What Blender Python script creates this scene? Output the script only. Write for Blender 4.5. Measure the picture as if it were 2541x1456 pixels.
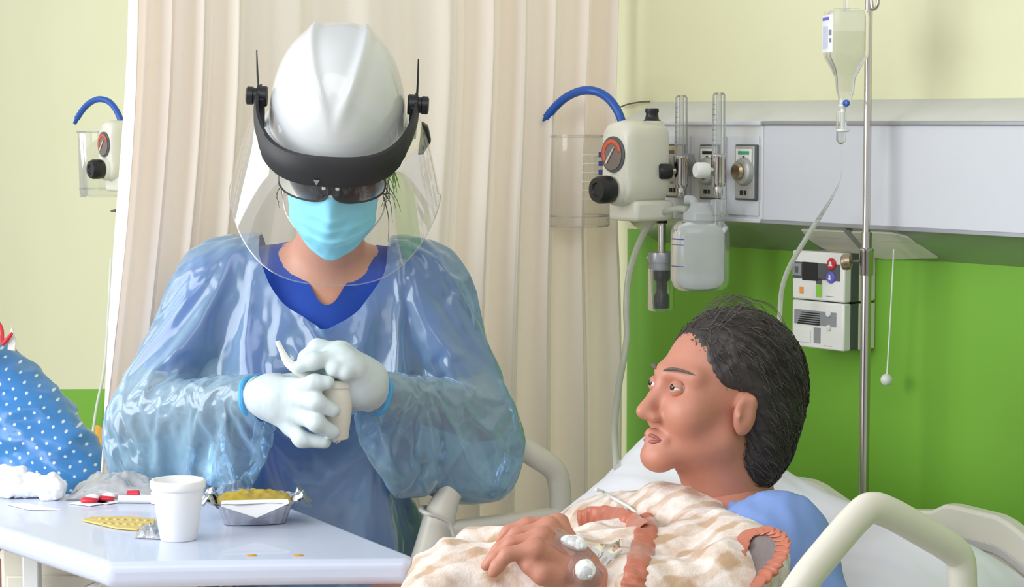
import bpy, bmesh, math, random
import numpy as np
from mathutils import Vector, Matrix, noise
random.seed(7); np.random.seed(7)
for o in list(bpy.data.objects): bpy.data.objects.remove(o)
SC = bpy.context.scene
COL = SC.collection
# ------------------------------------------------------------------ camera
FPX = 5500.0; CAMZ = 1.55; PITCH = math.atan((728-300)/FPX)
cd = bpy.data.cameras.new('camera'); cd.sensor_width = 36; cd.lens = FPX/2541*36
cam = bpy.data.objects.new('camera', cd); COL.objects.link(cam)
cam.location = (0, 0, CAMZ); cam.rotation_euler = (math.pi/2-PITCH, 0, 0)
cd.clip_start = .05
cd.dof.use_dof = False
SC.camera = cam
# ------------------------------------------------------------------ light
world = bpy.data.worlds.new('World'); SC.world = world; world.use_nodes = True
bg = world.node_tree.nodes['Background']; bg.inputs[0].default_value = (.94, .97, 1, 1); bg.inputs[1].default_value = .62
def area(name, loc, target, sx, sy, power, col):
    l = bpy.data.lights.new(name, 'AREA'); l.shape = 'RECTANGLE'; l.size = sx; l.size_y = sy; l.energy = power; l.color = col
    o = bpy.data.objects.new(name, l); COL.objects.link(o); o.location = loc
    o.rotation_euler = (Vector(target)-Vector(loc)).to_track_quat('-Z', 'Y').to_euler()
    return o
area('window_daylight', (-2.7, 2.3, 1.95), (-.3, 3.9, 1.1), 2.2, 1.9, 84, (.93, .97, 1))
area('left_bay_fill', (-3.6, 4.9, 2.0), (-.5, 5.2, 1.2), 2.2, 1.9, 34, (.97, .99, 1))  # added light, brightens the left wall and backlights the curtain; no window seen there
area('ceiling_light', (-.2, 1.6, 2.75), (.1, 3.4, .9), 1.6, 1.2, 14, (1, .99, .96))
SC.cycles.transparent_max_bounces = 24
SC.view_settings.view_transform = 'Standard'; SC.view_settings.look = 'None'
SC.view_settings.exposure = .1; SC.view_settings.gamma = 1.0
SC.view_settings.use_curve_mapping = False
# ------------------------------------------------------------------ geometry of the place
CP, SP = math.cos(PITCH), math.sin(PITCH)
def ray(px, py):
    a = (px-1270.5)/FPX; b = (728-py)/FPX
    return Vector((a, CP+b*SP, -SP+b*CP))
C0 = Vector((0, 0, CAMZ))
def PY(px, py, Y): d = ray(px, py); return C0+d*(Y/d.y)
def PZ(px, py, z): d = ray(px, py); return C0+d*((z-CAMZ)/d.z)
AW = math.radians(54)
U = Vector((math.cos(AW), -math.sin(AW), 0)); N = Vector((-math.sin(AW), -math.cos(AW), 0)); Z = Vector((0, 0, 1))
W0 = Vector((.264, 4.4, 0))
def wl(u, off, z): return W0+U*u+N*off+Z*z
def PW(px, py, off=0):
    d = ray(px, py); t = (off-(C0-W0).dot(N))/d.dot(N); p = C0+d*t
    q = p-W0; return q.dot(U), p.z
def PWp(px, py, off=0): u, z = PW(px, py, off); return wl(u, off, z)
BA = Vector((.616, 3.0, 0))                       # bed frame: s towards the foot, w towards the far side
def bd(s, w, z): return BA+N*s-U*w+Z*z
# ------------------------------------------------------------------ materials
def lin(c): 
    c = c/255.0
    return c/12.92 if c <= .04045 else ((c+.055)/1.055)**2.4
def rgb(r, g, b): return (lin(r), lin(g), lin(b), 1)
MATS = {}
def M(name, c=None, rough=.5, metal=0, var=.05, scale=25, bump=0, bscale=150, dist=.002, **kw):
    if c is None: return MATS[name]
    m = bpy.data.materials.new(name); m.use_nodes = True; nt = m.node_tree; b = nt.nodes['Principled BSDF']
    col = rgb(*c)
    tc = nt.nodes.new('ShaderNodeTexCoord')
    n1 = nt.nodes.new('ShaderNodeTexNoise'); n1.inputs['Scale'].default_value = scale; n1.inputs['Detail'].default_value = 3
    nt.links.new(tc.outputs['Object'], n1.inputs['Vector'])
    mx = nt.nodes.new('ShaderNodeMix'); mx.data_type = 'RGBA'
    nt.links.new(n1.outputs['Fac'], mx.inputs[0])
    mx.inputs[6].default_value = tuple(v*(1-var) for v in col[:3])+(1,)
    mx.inputs[7].default_value = tuple(min(1, v*(1+var)) for v in col[:3])+(1,)
    nt.links.new(mx.outputs[2], b.inputs['Base Color'])
    b.inputs['Roughness'].default_value = rough; b.inputs['Metallic'].default_value = metal
    if bump:
        n2 = nt.nodes.new('ShaderNodeTexNoise'); n2.inputs['Scale'].default_value = bscale; n2.inputs['Detail'].default_value = 4
        nt.links.new(tc.outputs['Object'], n2.inputs['Vector'])
        bp = nt.nodes.new('ShaderNodeBump'); bp.inputs['Strength'].default_value = bump; bp.inputs['Distance'].default_value = dist
        nt.links.new(n2.outputs['Fac'], bp.inputs['Height']); nt.links.new(bp.outputs[0], b.inputs['Normal'])
    for k, v in kw.items():
        nm = {'sss': 'Subsurface Weight', 'coat': 'Coat Weight', 'alpha': 'Alpha', 'trans': 'Transmission Weight', 'ior': 'IOR',
              'sheen': 'Sheen Weight', 'spec': 'Specular IOR Level', 'aniso': 'Anisotropic'}.get(k)
        if nm: b.inputs[nm].default_value = v
    if 'sss' in kw:
        b.inputs['Subsurface Radius'].default_value = kw.get('radius', (.01, .004, .002)); b.inputs['Subsurface Scale'].default_value = 1
    if 'emit' in kw:
        b.inputs['Emission Color'].default_value = col; b.inputs['Emission Strength'].default_value = kw['emit']
    MATS[name] = m; return m
def FILM(name, tint, body, opac, rough=.25, gloss=.12, transl=.5, edge=.0, nscale=0, nvar=0):
    """thin sheet: part clear, part scattering, with a gloss; thicker seen edge-on"""
    m = bpy.data.materials.new(name); m.use_nodes = True; nt = m.node_tree; nt.nodes.clear()
    L = nt.links.new; nd = nt.nodes.new
    out = nd('ShaderNodeOutputMaterial'); tr = nd('ShaderNodeBsdfTransparent'); tr.inputs[0].default_value = rgb(*tint)
    df = nd('ShaderNodeBsdfDiffuse'); df.inputs[0].default_value = rgb(*body)
    tl = nd('ShaderNodeBsdfTranslucent'); tl.inputs[0].default_value = rgb(*body)
    m1 = nd('ShaderNodeMixShader'); m1.inputs[0].default_value = transl; L(df.outputs[0], m1.inputs[1]); L(tl.outputs[0], m1.inputs[2])
    m2 = nd('ShaderNodeMixShader'); L(tr.outputs[0], m2.inputs[1]); L(m1.outputs[0], m2.inputs[2])
    fac = None
    if edge:
        lw = nd('ShaderNodeLayerWeight'); lw.inputs[0].default_value = .35
        mm = nd('ShaderNodeMath'); mm.operation = 'MULTIPLY_ADD'; L(lw.outputs['Facing'], mm.inputs[0]); mm.inputs[1].default_value = edge; mm.inputs[2].default_value = opac
        fac = mm
    if nscale:
        tc = nd('ShaderNodeTexCoord'); nn = nd('ShaderNodeTexNoise'); nn.inputs['Scale'].default_value = nscale; nn.inputs['Detail'].default_value = 4
        L(tc.outputs['Object'], nn.inputs['Vector'])
        m3 = nd('ShaderNodeMath'); m3.operation = 'MULTIPLY_ADD'; L(nn.outputs['Fac'], m3.inputs[0]); m3.inputs[1].default_value = nvar
        if fac: L(fac.outputs[0], m3.inputs[2])
        else: m3.inputs[2].default_value = opac
        fac = m3
    if fac:
        fac.use_clamp = True; L(fac.outputs[0], m2.inputs[0])
    else: m2.inputs[0].default_value = opac
    gl = nd('ShaderNodeBsdfGlossy'); gl.inputs['Roughness'].default_value = rough; gl.inputs[0].default_value = (1, 1, 1, 1)
    fr = nd('ShaderNodeFresnel'); fr.inputs[0].default_value = 1.45
    fm = nd('ShaderNodeMath'); fm.operation = 'MULTIPLY'; L(fr.outputs[0], fm.inputs[0]); fm.inputs[1].default_value = gloss; fm.use_clamp = True
    m4 = nd('ShaderNodeMixShader'); L(fm.outputs[0], m4.inputs[0]); L(m2.outputs[0], m4.inputs[1]); L(gl.outputs[0], m4.inputs[2])
    L(m4.outputs[0], out.inputs[0]); MATS[name] = m; return m
# ------------------------------------------------------------------ objects
def tag(o, label=None, cat=None, group=None, kind=None):
    if label: o['label'] = label
    if cat: o['category'] = cat
    if group: o['group'] = group
    if kind: o['kind'] = kind
    return o
def thing(name, label, cat, loc=(0, 0, 0), group=None):
    o = bpy.data.objects.new(name, None); COL.objects.link(o); o.location = loc; o.empty_display_size = .05
    o['pinv'] = 1; return tag(o, label, cat, group)
def par(o, p):
    o.parent = p
    if p.type == 'EMPTY' and 'pinv' in p: o.matrix_parent_inverse = Matrix.Translation(-Vector(p.location))
def done():
    for o in bpy.data.objects:
        if 'pinv' in o: del o['pinv']
class G:
    def __init__(s): s.v = []; s.f = []
    def add(s, v, f):
        k = len(s.v); s.v += [tuple(p) for p in v]; s.f += [tuple(i+k for i in q) for q in f]; return s
    def box(s, c, size, B=None):
        """size = half extents along the basis B"""
        B = B or (Vector((1, 0, 0)), Vector((0, 1, 0)), Z); c = Vector(c); v = []
        for i in (-1, 1):
            for j in (-1, 1):
                for k in (-1, 1): v.append(c+B[0]*size[0]*i+B[1]*size[1]*j+B[2]*size[2]*k)
        f = [(0, 1, 3, 2), (4, 6, 7, 5), (0, 4, 5, 1), (2, 3, 7, 6), (0, 2, 6, 4), (1, 5, 7, 3)]
        if B[0].cross(B[1]).dot(B[2]) < 0: f = [q[::-1] for q in f]
        return s.add(v, f)
    def tube(s, pts, r, seg=12, closed=False, sub=6, flat=None, flatdir=None, caps=True):
        """r number or list per control point; flat squeezes across flatdir"""
        pts = [Vector(p) for p in pts]; n = len(pts)
        rr = list(r) if hasattr(r, '__len__') else [r]*n
        P, R = [], []
        if sub > 1 and n > 2:
            rng = n if closed else n-1
            for i in range(rng):
                g = lambda k: pts[k % n] if closed else pts[max(0, min(n-1, k))]
                p0, p1, p2, p3 = g(i-1), g(i), g(i+1), g(i+2); r1, r2 = rr[i], rr[(i+1) % n]
                for j in range(sub):
                    t = j/sub
                    P.append(.5*((2*p1)+(p2-p0)*t+(2*p0-5*p1+4*p2-p3)*t*t+(3*p1-p0-3*p2+p3)*t**3)); R.append(r1+(r2-r1)*t)
            if not closed: P.append(pts[-1]); R.append(rr[-1])
        else: P, R = pts, rr
        m = len(P); T = []
        for i in range(m):
            a = P[(i-1) % m] if closed else P[max(0, i-1)]; b = P[(i+1) % m] if closed else P[min(m-1, i+1)]
            t = b-a; T.append(t.normalized() if t.length > 1e-9 else Vector((0, 0, 1)))
        if flatdir is not None: nn = Vector(flatdir)
        else: nn = Vector((0, 0, 1)) if abs(T[0].z) < .9 else Vector((1, 0, 0))
        v, f = [], []
        for i in range(m):
            base = Vector(flatdir) if flatdir is not None else nn
            nn2 = base-T[i]*base.dot(T[i])
            if nn2.length < 1e-6: nn2 = T[i].orthogonal()
            nn = nn2.normalized(); bb = T[i].cross(nn)
            for j in range(seg):
                a = 2*math.pi*j/seg; v.append(P[i]+nn*(math.cos(a)*R[i]*(flat or 1))+bb*(math.sin(a)*R[i]))
        for i in range(m if closed else m-1):
            for j in range(seg):
                a = i*seg+j; b = i*seg+(j+1) % seg; c = ((i+1) % m)*seg+(j+1) % seg; d = ((i+1) % m)*seg+j
                f.append((a, b, c, d))
        if caps and not closed:
            f.append(tuple(reversed(range(seg)))); f.append(tuple(range((m-1)*seg, m*seg)))
        return s.add(v, f)
    def lathe(s, prof, o, ax=Z, seg=32, caps=True, ref=None):
        """prof = [(r, h)] along ax from o"""
        o = Vector(o); ax = Vector(ax).normalized(); a = Vector(ref) if ref is not None else ax.orthogonal(); a = (a-ax*a.dot(ax)).normalized(); b = ax.cross(a)
        v, f = [], []
        for r, h in prof:
            for j in range(seg):
                t = 2*math.pi*j/seg; v.append(o+ax*h+a*(r*math.cos(t))+b*(r*math.sin(t)))
        for i in range(len(prof)-1):
            for j in range(seg): f.append((i*seg+j, i*seg+(j+1) % seg, (i+1)*seg+(j+1) % seg, (i+1)*seg+j))
        if caps:
            f.append(tuple(reversed(range(seg)))); k = (len(prof)-1)*seg; f.append(tuple(range(k, k+seg)))
        return s.add(v, f)
    def prism(s, poly, d):
        """poly = 3D outline, extruded by vector d"""
        n = len(poly); d = Vector(d); v = [Vector(p) for p in poly]; nor = Vector((0, 0, 0))
        for i in range(n): nor += v[i].cross(v[(i+1) % n])
        if nor.dot(d) > 0: v = v[::-1]
        v2 = v+[p+d for p in v]
        f = [tuple(range(n)), tuple(reversed(range(n, 2*n)))]+[(i, i+n, (i+1) % n+n, (i+1) % n) for i in range(n)]
        return s.add(v2, f)
    def grid(s, fn, nu, nv, closed_u=False):
        v = [fn(i/(nu if closed_u else nu-1), j/(nv-1)) for j in range(nv) for i in range(nu)]; f = []
        for j in range(nv-1):
            for i in range(nu if closed_u else nu-1):
                f.append((j*nu+i, j*nu+(i+1) % nu, (j+1)*nu+(i+1) % nu, (j+1)*nu+i))
        return s.add(v, f)
    def ell(s, c, r, B=None, seg=20, rings=12):
        B = B or (Vector((1, 0, 0)), Vector((0, 1, 0)), Z); c = Vector(c); r = r if hasattr(r, '__len__') else (r, r, r)
        v, f = [], []
        for i in range(rings+1):
            t = math.pi*i/rings
            for j in range(seg):
                p = 2*math.pi*j/seg; v.append(c+B[0]*(r[0]*math.sin(t)*math.cos(p))+B[1]*(r[1]*math.sin(t)*math.sin(p))+B[2]*(r[2]*math.cos(t)))
        for i in range(rings):
            for j in range(seg): f.append((i*seg+j, (i+1)*seg+j, (i+1)*seg+(j+1) % seg, i*seg+(j+1) % seg))
        return s.add(v, f)
    def build(s, name, mat, parent=None, smooth=True, angle=40, bevel=0, bseg=2, subsurf=0, solid=0, weld=True):
        me = bpy.data.meshes.new(name); me.from_pydata(s.v, [], s.f)
        if weld:
            bm = bmesh.new(); bm.from_mesh(me); bmesh.ops.remove_doubles(bm, verts=bm.verts, dist=1e-5); bmesh.ops.dissolve_degenerate(bm, edges=bm.edges, dist=1e-6)
            bm.to_mesh(me); bm.free()
        return finish(name, me, mat, parent, smooth, angle, bevel, bseg, subsurf, solid)
def finish(name, me, mat, parent=None, smooth=True, angle=40, bevel=0, bseg=2, subsurf=0, solid=0):
    me.validate(); me.update()
    if smooth:
        me.shade_smooth()
        if angle < 180: me.set_sharp_from_angle(angle=math.radians(angle))
    o = bpy.data.objects.new(name, me); COL.objects.link(o)
    me.materials.append(MATS[mat] if isinstance(mat, str) else mat)
    if solid:
        md = o.modifiers.new('solid', 'SOLIDIFY'); md.thickness = solid; md.offset = 0
    if bevel:
        md = o.modifiers.new('bevel', 'BEVEL'); md.width = bevel; md.segments = bseg; md.limit_method = 'ANGLE'; md.angle_limit = math.radians(35)
    if subsurf:
        md = o.modifiers.new('sub', 'SUBSURF'); md.levels = subsurf; md.render_levels = subsurf
    if parent: par(o, parent)
    return o
# ------------------------------------------------------------------ implicit bodies
def smin(a, b, k):
    if k <= 0: return np.minimum(a, b)
    h = np.maximum(k-np.abs(a-b), 0)/k; return np.minimum(a, b)-h*h*k*.25
class Blob:
    """smooth union of round cones, ellipsoids and boxes; polygonised with surface nets"""
    def __init__(s, k=.02): s.p = []; s.k = k
    def cap(s, a, b, ra, rb=None, k=None, flat=None):
        s.p.append(('c', np.array(a, float), np.array(b, float), ra, ra if rb is None else rb, k, flat)); return s
    def chain(s, pts, rs, k=None):
        for i in range(len(pts)-1): s.cap(pts[i], pts[i+1], rs[i], rs[i+1], k)
        return s
    def ell(s, c, r, B=None, k=None, sub=False):
        B = np.array(B if B is not None else np.eye(3), float); s.p.append(('e', np.array(c, float), B, np.array(r, float), k, sub)); return s
    def box(s, c, h, B=None, rnd=.01, k=None):
        B = np.array(B if B is not None else np.eye(3), float); s.p.append(('b', np.array(c, float), B, np.array(h, float), rnd, k)); return s
    def __call__(s, X):
        d = None
        for p in s.p:
            sub = False
            if p[0] == 'c':
                _, a, b, ra, rb, k, flat = p; ab = b-a; t = np.clip(((X-a)@ab)/max(ab@ab, 1e-12), 0, 1)
                Q = X-a-t[:, None]*ab
                if flat is not None:
                    fd = np.array(flat[0], float); fs = flat[1]; c = Q@fd; Q = Q+np.outer(c*(1/fs-1), fd)
                q = np.sqrt((Q*Q).sum(1))-(ra+(rb-ra)*t)
            elif p[0] == 'e':
                _, c, B, r, k, sub = p; L = (X-c)@B.T; k0 = np.sqrt(((L/r)**2).sum(1)); k1 = np.sqrt(((L/r**2)**2).sum(1))+1e-9; q = k0*(k0-1)/k1
            else:
                _, c, B, h, rnd, k = p; L = np.abs((X-c)@B.T)-(h-rnd); q = np.sqrt((np.maximum(L, 0)**2).sum(1))+np.minimum(L.max(1), 0)-rnd
            k = s.k if k is None else k
            if sub: d = -smin(-d, q, k)
            else: d = q if d is None else smin(d, q, k)
        return d
    def bounds(s, pad):
        lo = np.full(3, 1e9); hi = -lo
        for p in s.p:
            if p[0] == 'c':
                r = max(p[3], p[4])
                for q in (p[1], p[2]): lo = np.minimum(lo, q-r); hi = np.maximum(hi, q+r)
            else:
                r = np.abs(p[2].T)@np.abs(p[3]); lo = np.minimum(lo, p[1]-r); hi = np.maximum(hi, p[1]+r)
        return lo-pad, hi+pad
    def mesh(s, h, pad=None, off=0, fn=None, lo=None, hi=None):
        l, g = s.bounds(pad if pad is not None else 3*h+max(0, off)); l = lo if lo is not None else l; g = hi if hi is not None else g
        return snet((lambda X: (fn(X, s(X)) if fn else s(X))-off), np.array(l, float), np.array(g, float), h)
def snet(f, lo, hi, h):
    n = np.ceil((hi-lo)/h).astype(int)+1
    ax = [lo[i]+h*np.arange(n[i]) for i in range(3)]
    Vv = np.empty(n)
    YZ = np.stack(np.meshgrid(ax[1], ax[2], indexing='ij'), -1).reshape(-1, 2)
    ch = max(1, int(200000/len(YZ)))
    for i in range(0, n[0], ch):
        xs = ax[0][i:i+ch]; X = np.empty((len(xs)*len(YZ), 3)); X[:, 0] = np.repeat(xs, len(YZ)); X[:, 1:] = np.tile(YZ, (len(xs), 1))
        Vv[i:i+ch] = f(X).reshape(len(xs), n[1], n[2])
    S = Vv < 0; c = n-1
    acc = np.zeros(tuple(c)+(3,)); cnt = np.zeros(tuple(c))
    for a in range(3):
        s0 = [slice(None)]*3; s1 = [slice(None)]*3; s0[a] = slice(0, -1); s1[a] = slice(1, None)
        v0 = Vv[tuple(s0)]; v1 = Vv[tuple(s1)]; cr = S[tuple(s0)] != S[tuple(s1)]
        t = np.where(cr, v0/np.where(cr, v0-v1, 1), 0)
        o = [b for b in range(3) if b != a]
        for i in (0, 1):
            for j in (0, 1):
                sl = [slice(None)]*3; sl[o[0]] = slice(i, i+c[o[0]]); sl[o[1]] = slice(j, j+c[o[1]]); sl = tuple(sl)
                cc = cr[sl]; cnt += cc; acc[..., a] += t[sl]*cc; acc[..., o[0]] += i*cc; acc[..., o[1]] += j*cc
    act = cnt > 0; idx = np.full(tuple(c), -1, int); idx[act] = np.arange(act.sum())
    pos = np.argwhere(act)+acc[act]/cnt[act][:, None]; verts = lo+pos*h; faces = []
    for a in range(3):
        o = [(a+1) % 3, (a+2) % 3]
        s0 = [slice(None)]*3; s1 = [slice(None)]*3; s0[a] = slice(0, -1); s1[a] = slice(1, None)
        A = S[tuple(s0)]; cr = A != S[tuple(s1)]; e = np.argwhere(cr)
        e = e[(e[:, o[0]] > 0) & (e[:, o[0]] < c[o[0]]) & (e[:, o[1]] > 0) & (e[:, o[1]] < c[o[1]])]
        if not len(e): continue
        d0 = np.zeros(3, int); d0[o[0]] = 1; d1 = np.zeros(3, int); d1[o[1]] = 1
        q = np.stack([idx[tuple((e-d0-d1).T)], idx[tuple((e-d1).T)], idx[tuple(e.T)], idx[tuple((e-d0).T)]], 1)
        fl = ~A[tuple(e.T)]; q[fl] = q[fl][:, ::-1]; faces.append(q)
    return verts, np.concatenate(faces)
def relax(v, f, it=2, lam=.5):
    E = np.concatenate([f[:, [0, 1]], f[:, [1, 2]], f[:, [2, 3]], f[:, [3, 0]]])
    for _ in range(it):
        s = np.zeros_like(v); n = np.zeros(len(v))
        np.add.at(s, E[:, 0], v[E[:, 1]]); np.add.at(s, E[:, 1], v[E[:, 0]]); np.add.at(n, E[:, 0], 1); np.add.at(n, E[:, 1], 1)
        v = v+lam*(s/np.maximum(n, 1)[:, None]-v)
    return v
def normals(v, f):
    nn = np.cross(v[f[:, 2]]-v[f[:, 0]], v[f[:, 3]]-v[f[:, 1]]); r = np.zeros_like(v)
    for i in range(4): np.add.at(r, f[:, i], nn)
    return r/np.maximum(np.linalg.norm(r, axis=1), 1e-12)[:, None]
def fbm(v, scale, octv=3, seed=0, ridged=False):
    sc = np.array(scale, float)*np.ones(3); out = np.empty(len(v)); o = Vector((seed*7.3, seed*3.1, seed*5.7))
    for i, p in enumerate(v*sc):
        q = Vector(p)+o
        if ridged:
            a = 0; w = 1
            for k in range(octv): a += w*(1-2*abs(noise.noise(q*(2**k)))); w *= .5
            out[i] = a/2
        else: out[i] = noise.fractal(q, .8, 2.0, octv)
    return out
def sdf_obj(name, v, f, mat, parent=None, keep=None, angle=180, **kw):
    if keep is not None:
        kf = keep[f].all(1); f = f[kf]; used = np.unique(f); mp = np.full(len(v), -1); mp[used] = np.arange(len(used)); v = v[used]; f = mp[f]
    me = bpy.data.meshes.new(name); me.from_pydata(v.tolist(), [], f.tolist())
    return finish(name, me, mat, parent, True, angle, **kw)
def copy_tree(o, parent=None):
    c = o.copy(); COL.objects.link(c)
    if parent:
        mi = o.matrix_parent_inverse.copy(); c.parent = parent; c.matrix_parent_inverse = mi
    for ch in list(o.children): copy_tree(ch, c)
    return c
# ================================================================== the setting
def wall_material():
    m = bpy.data.materials.new('wall_paint'); m.use_nodes = True; nt = m.node_tree; b = nt.nodes['Principled BSDF']; L = nt.links.new; nd = nt.nodes.new
    tc = nd('ShaderNodeTexCoord'); sp = nd('ShaderNodeSeparateXYZ'); L(tc.outputs['Object'], sp.inputs[0])
    def step(sock, op, val):
        q = nd('ShaderNodeMath'); q.operation = op; L(sock, q.inputs[0]); q.inputs[1].default_value = val; return q.outputs[0]
    def mul(a, c):
        q = nd('ShaderNodeMath'); q.operation = 'MULTIPLY'; L(a, q.inputs[0]); L(c, q.inputs[1]); return q.outputs[0]
    ug = PW(1556, 800)[0]; zl = PW(200, 965)[1]
    ul_ = PW(200, 965)[0]; zt_ = nd('ShaderNodeMath'); zt_.operation = 'MULTIPLY_ADD'; L(sp.outputs[0], zt_.inputs[0]); zt_.inputs[1].default_value = -.10
    zt_.inputs[2].default_value = .10*ul_; zs_ = nd('ShaderNodeMath'); zs_.operation = 'ADD'; L(zt_.outputs[0], zs_.inputs[0]); L(sp.outputs[2], zs_.inputs[1]); tilt = zs_.outputs[0]
    g1 = mul(step(sp.outputs[0], 'GREATER_THAN', ug), step(sp.outputs[2], 'LESS_THAN', 1.335))
    g2 = mul(step(sp.outputs[0], 'LESS_THAN', ug-.35), step(tilt, 'LESS_THAN', zl))
    ad = nd('ShaderNodeMath'); ad.operation = 'MAXIMUM'; L(g1, ad.inputs[0]); L(g2, ad.inputs[1])
    n1 = nd('ShaderNodeTexNoise'); n1.inputs['Scale'].default_value = 3; L(tc.outputs['Object'], n1.inputs['Vector'])
    def pair(a, c):
        x = nd('ShaderNodeMix'); x.data_type = 'RGBA'; x.inputs[6].default_value = rgb(*a); x.inputs[7].default_value = rgb(*c); L(n1.outputs['Fac'], x.inputs[0]); return x.outputs[2]
    mx = nd('ShaderNodeMix'); mx.data_type = 'RGBA'; L(ad.outputs[0], mx.inputs[0]); L(pair((212, 211, 172), (217, 217, 180)), mx.inputs[6]); L(pair((110, 168, 42), (116, 174, 50)), mx.inputs[7])
    L(mx.outputs[2], b.inputs['Base Color']); b.inputs['Roughness'].default_value = .62
    n2 = nd('ShaderNodeTexNoise'); n2.inputs['Scale'].default_value = 220; L(tc.outputs['Object'], n2.inputs['Vector'])
    bp = nd('ShaderNodeBump'); bp.inputs['Strength'].default_value = .05; bp.inputs['Distance'].default_value = .001; L(n2.outputs['Fac'], bp.inputs['Height']); L(bp.outputs[0], b.inputs['Normal'])
    MATS['wall_paint'] = m
wall_material()
WB = (U, N, Z)
g = G(); g.box((0, -.05, 1.4), (5, .05, 1.4)); wo = g.build('wall_back', 'wall_paint'); tag(wo, kind='structure')
wo.matrix_world = Matrix(((U.x, N.x, 0, W0.x), (U.y, N.y, 0, W0.y), (0, 0, 1, 0), (0, 0, 0, 1)))
M('floor_vinyl', (176, 172, 160), .35, var=.06, scale=8)
g = G(); g.box(W0+N*3.0+Z*-.05, (5, 3.2, .05), WB); tag(g.build('floor', 'floor_vinyl'), kind='structure')
M('orange_paint', (236, 176, 70), .6)
g = G(); uo, zo = PW(245, 1098); g.lathe([(.052, 0), (.052, .002)], wl(uo, 0, zo), N, 40); oc = g.build('trim_1', 'orange_paint'); tag(oc, kind='structure')

# ------------------------------------------------------------------ headwall unit
M('panel_white', (201, 203, 208), .38, var=.015); M('panel_frame', (208, 208, 206), .4, var=.02); M('alu', (164, 166, 170), .35, .6); M('panel_top', (204, 205, 202), .45)
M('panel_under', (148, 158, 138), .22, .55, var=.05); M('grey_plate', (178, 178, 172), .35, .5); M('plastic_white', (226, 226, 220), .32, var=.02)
M('plastic_cream', (222, 220, 204), .34, var=.02); M('black_plastic', (26, 26, 28), .38, var=.1); M('chrome', (205, 200, 196), .16, 1.0, var=.03)
M('steel', (188, 182, 176), .22, 1.0, var=.05); M('dark_grey', (82, 84, 88), .45); M('mid_grey', (140, 142, 144), .45); M('brass', (168, 152, 126), .3, .9)
M('yellow_label', (206, 164, 66), .5); M('green_label', (58, 158, 120), .5); M('ink_blue', (84, 92, 150), .6); M('red', (200, 40, 52), .45); M('violet', (98, 96, 196), .45); M('lime', (140, 200, 70), .45); M('amber', (236, 150, 70), .4)
M('ink_grey', (120, 122, 124), .6); M('rubber_blue', (32, 84, 172), .38, var=.05); M('reflection_patch', (206, 204, 186), .3)
OFF = .09; uL = PW(1545, 300, OFF)[0]; uR = PW(2720, 300, OFF)[0]+.6; zT = 1.55; zB = 1.367
hw = thing('headwall_unit', 'long white bed head service panel fixed along the cream and green wall', 'headwall', wl((uL+uR)/2, 0, 1.3))
g = G(); g.prism([wl(uL, -.0, 1.585), wl(uL, .012, 1.587), wl(uL, OFF, zT), wl(uL, OFF, zT-.006), wl(uL, 0, zT-.006)], U*(uR-uL)); g.build('top_ledge', 'panel_top', hw)
g = G(); g.prism([wl(uL, 0, zT-.006), wl(uL, OFF-.006, zT-.006), wl(uL, OFF-.006, zB), wl(uL, 0, zB)], U*(uR-uL)); g.build('body', 'panel_frame', hw)
ue0 = PW(1522, 560, OFF*.5)[0]
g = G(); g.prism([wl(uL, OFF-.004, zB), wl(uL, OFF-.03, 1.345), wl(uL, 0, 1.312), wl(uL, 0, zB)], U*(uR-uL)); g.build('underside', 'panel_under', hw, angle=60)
uS = PW(1897, 420, OFF)[0]
g = G(); g.box(wl((uS+uR)/2, OFF-.002, (zT+zB)/2), ((uR-uS)/2, .004, (zT-zB)/2-.006), WB); g.build('front_panel', 'panel_white', hw, bevel=.001)
for z in (zT-.0035, zB+.003):
    g = G(); g.box(wl((uS+uR)/2, OFF+.001, z), ((uR-uS)/2, .006, .0035), WB); g.build('edge_rail', 'alu', hw, bevel=.001)
g = G(); g.box(wl((uL+uS)/2, OFF-.001, (zT+zB)/2), ((uS-uL)/2, .005, (zT-zB)/2), WB); g.build('service_panel', 'panel_frame', hw, bevel=.002)
for z in (zT-.004, zB+.004):
    g = G(); g.box(wl((uL+uS)/2, OFF+.007, z), ((uS-uL)/2, .005, .004), WB); g.build('service_rail', 'panel_white', hw, bevel=.002)
for a, b_ in ((1560, 1640), (1648, 1718), (1730, 1808), (1814, 1890)):
    u0, u1 = PW(a, 420, OFF)[0], PW(b_, 420, OFF)[0]; z1 = zT-.028; z0 = zB+.012
    g = G(); g.box(wl((u0+u1)/2, OFF+.005, (z0+z1)/2), ((u1-u0)/2, .003, (z1-z0)/2), WB); g.build('module_cover', 'panel_white', hw, bevel=.002)
OUT = []
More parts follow.
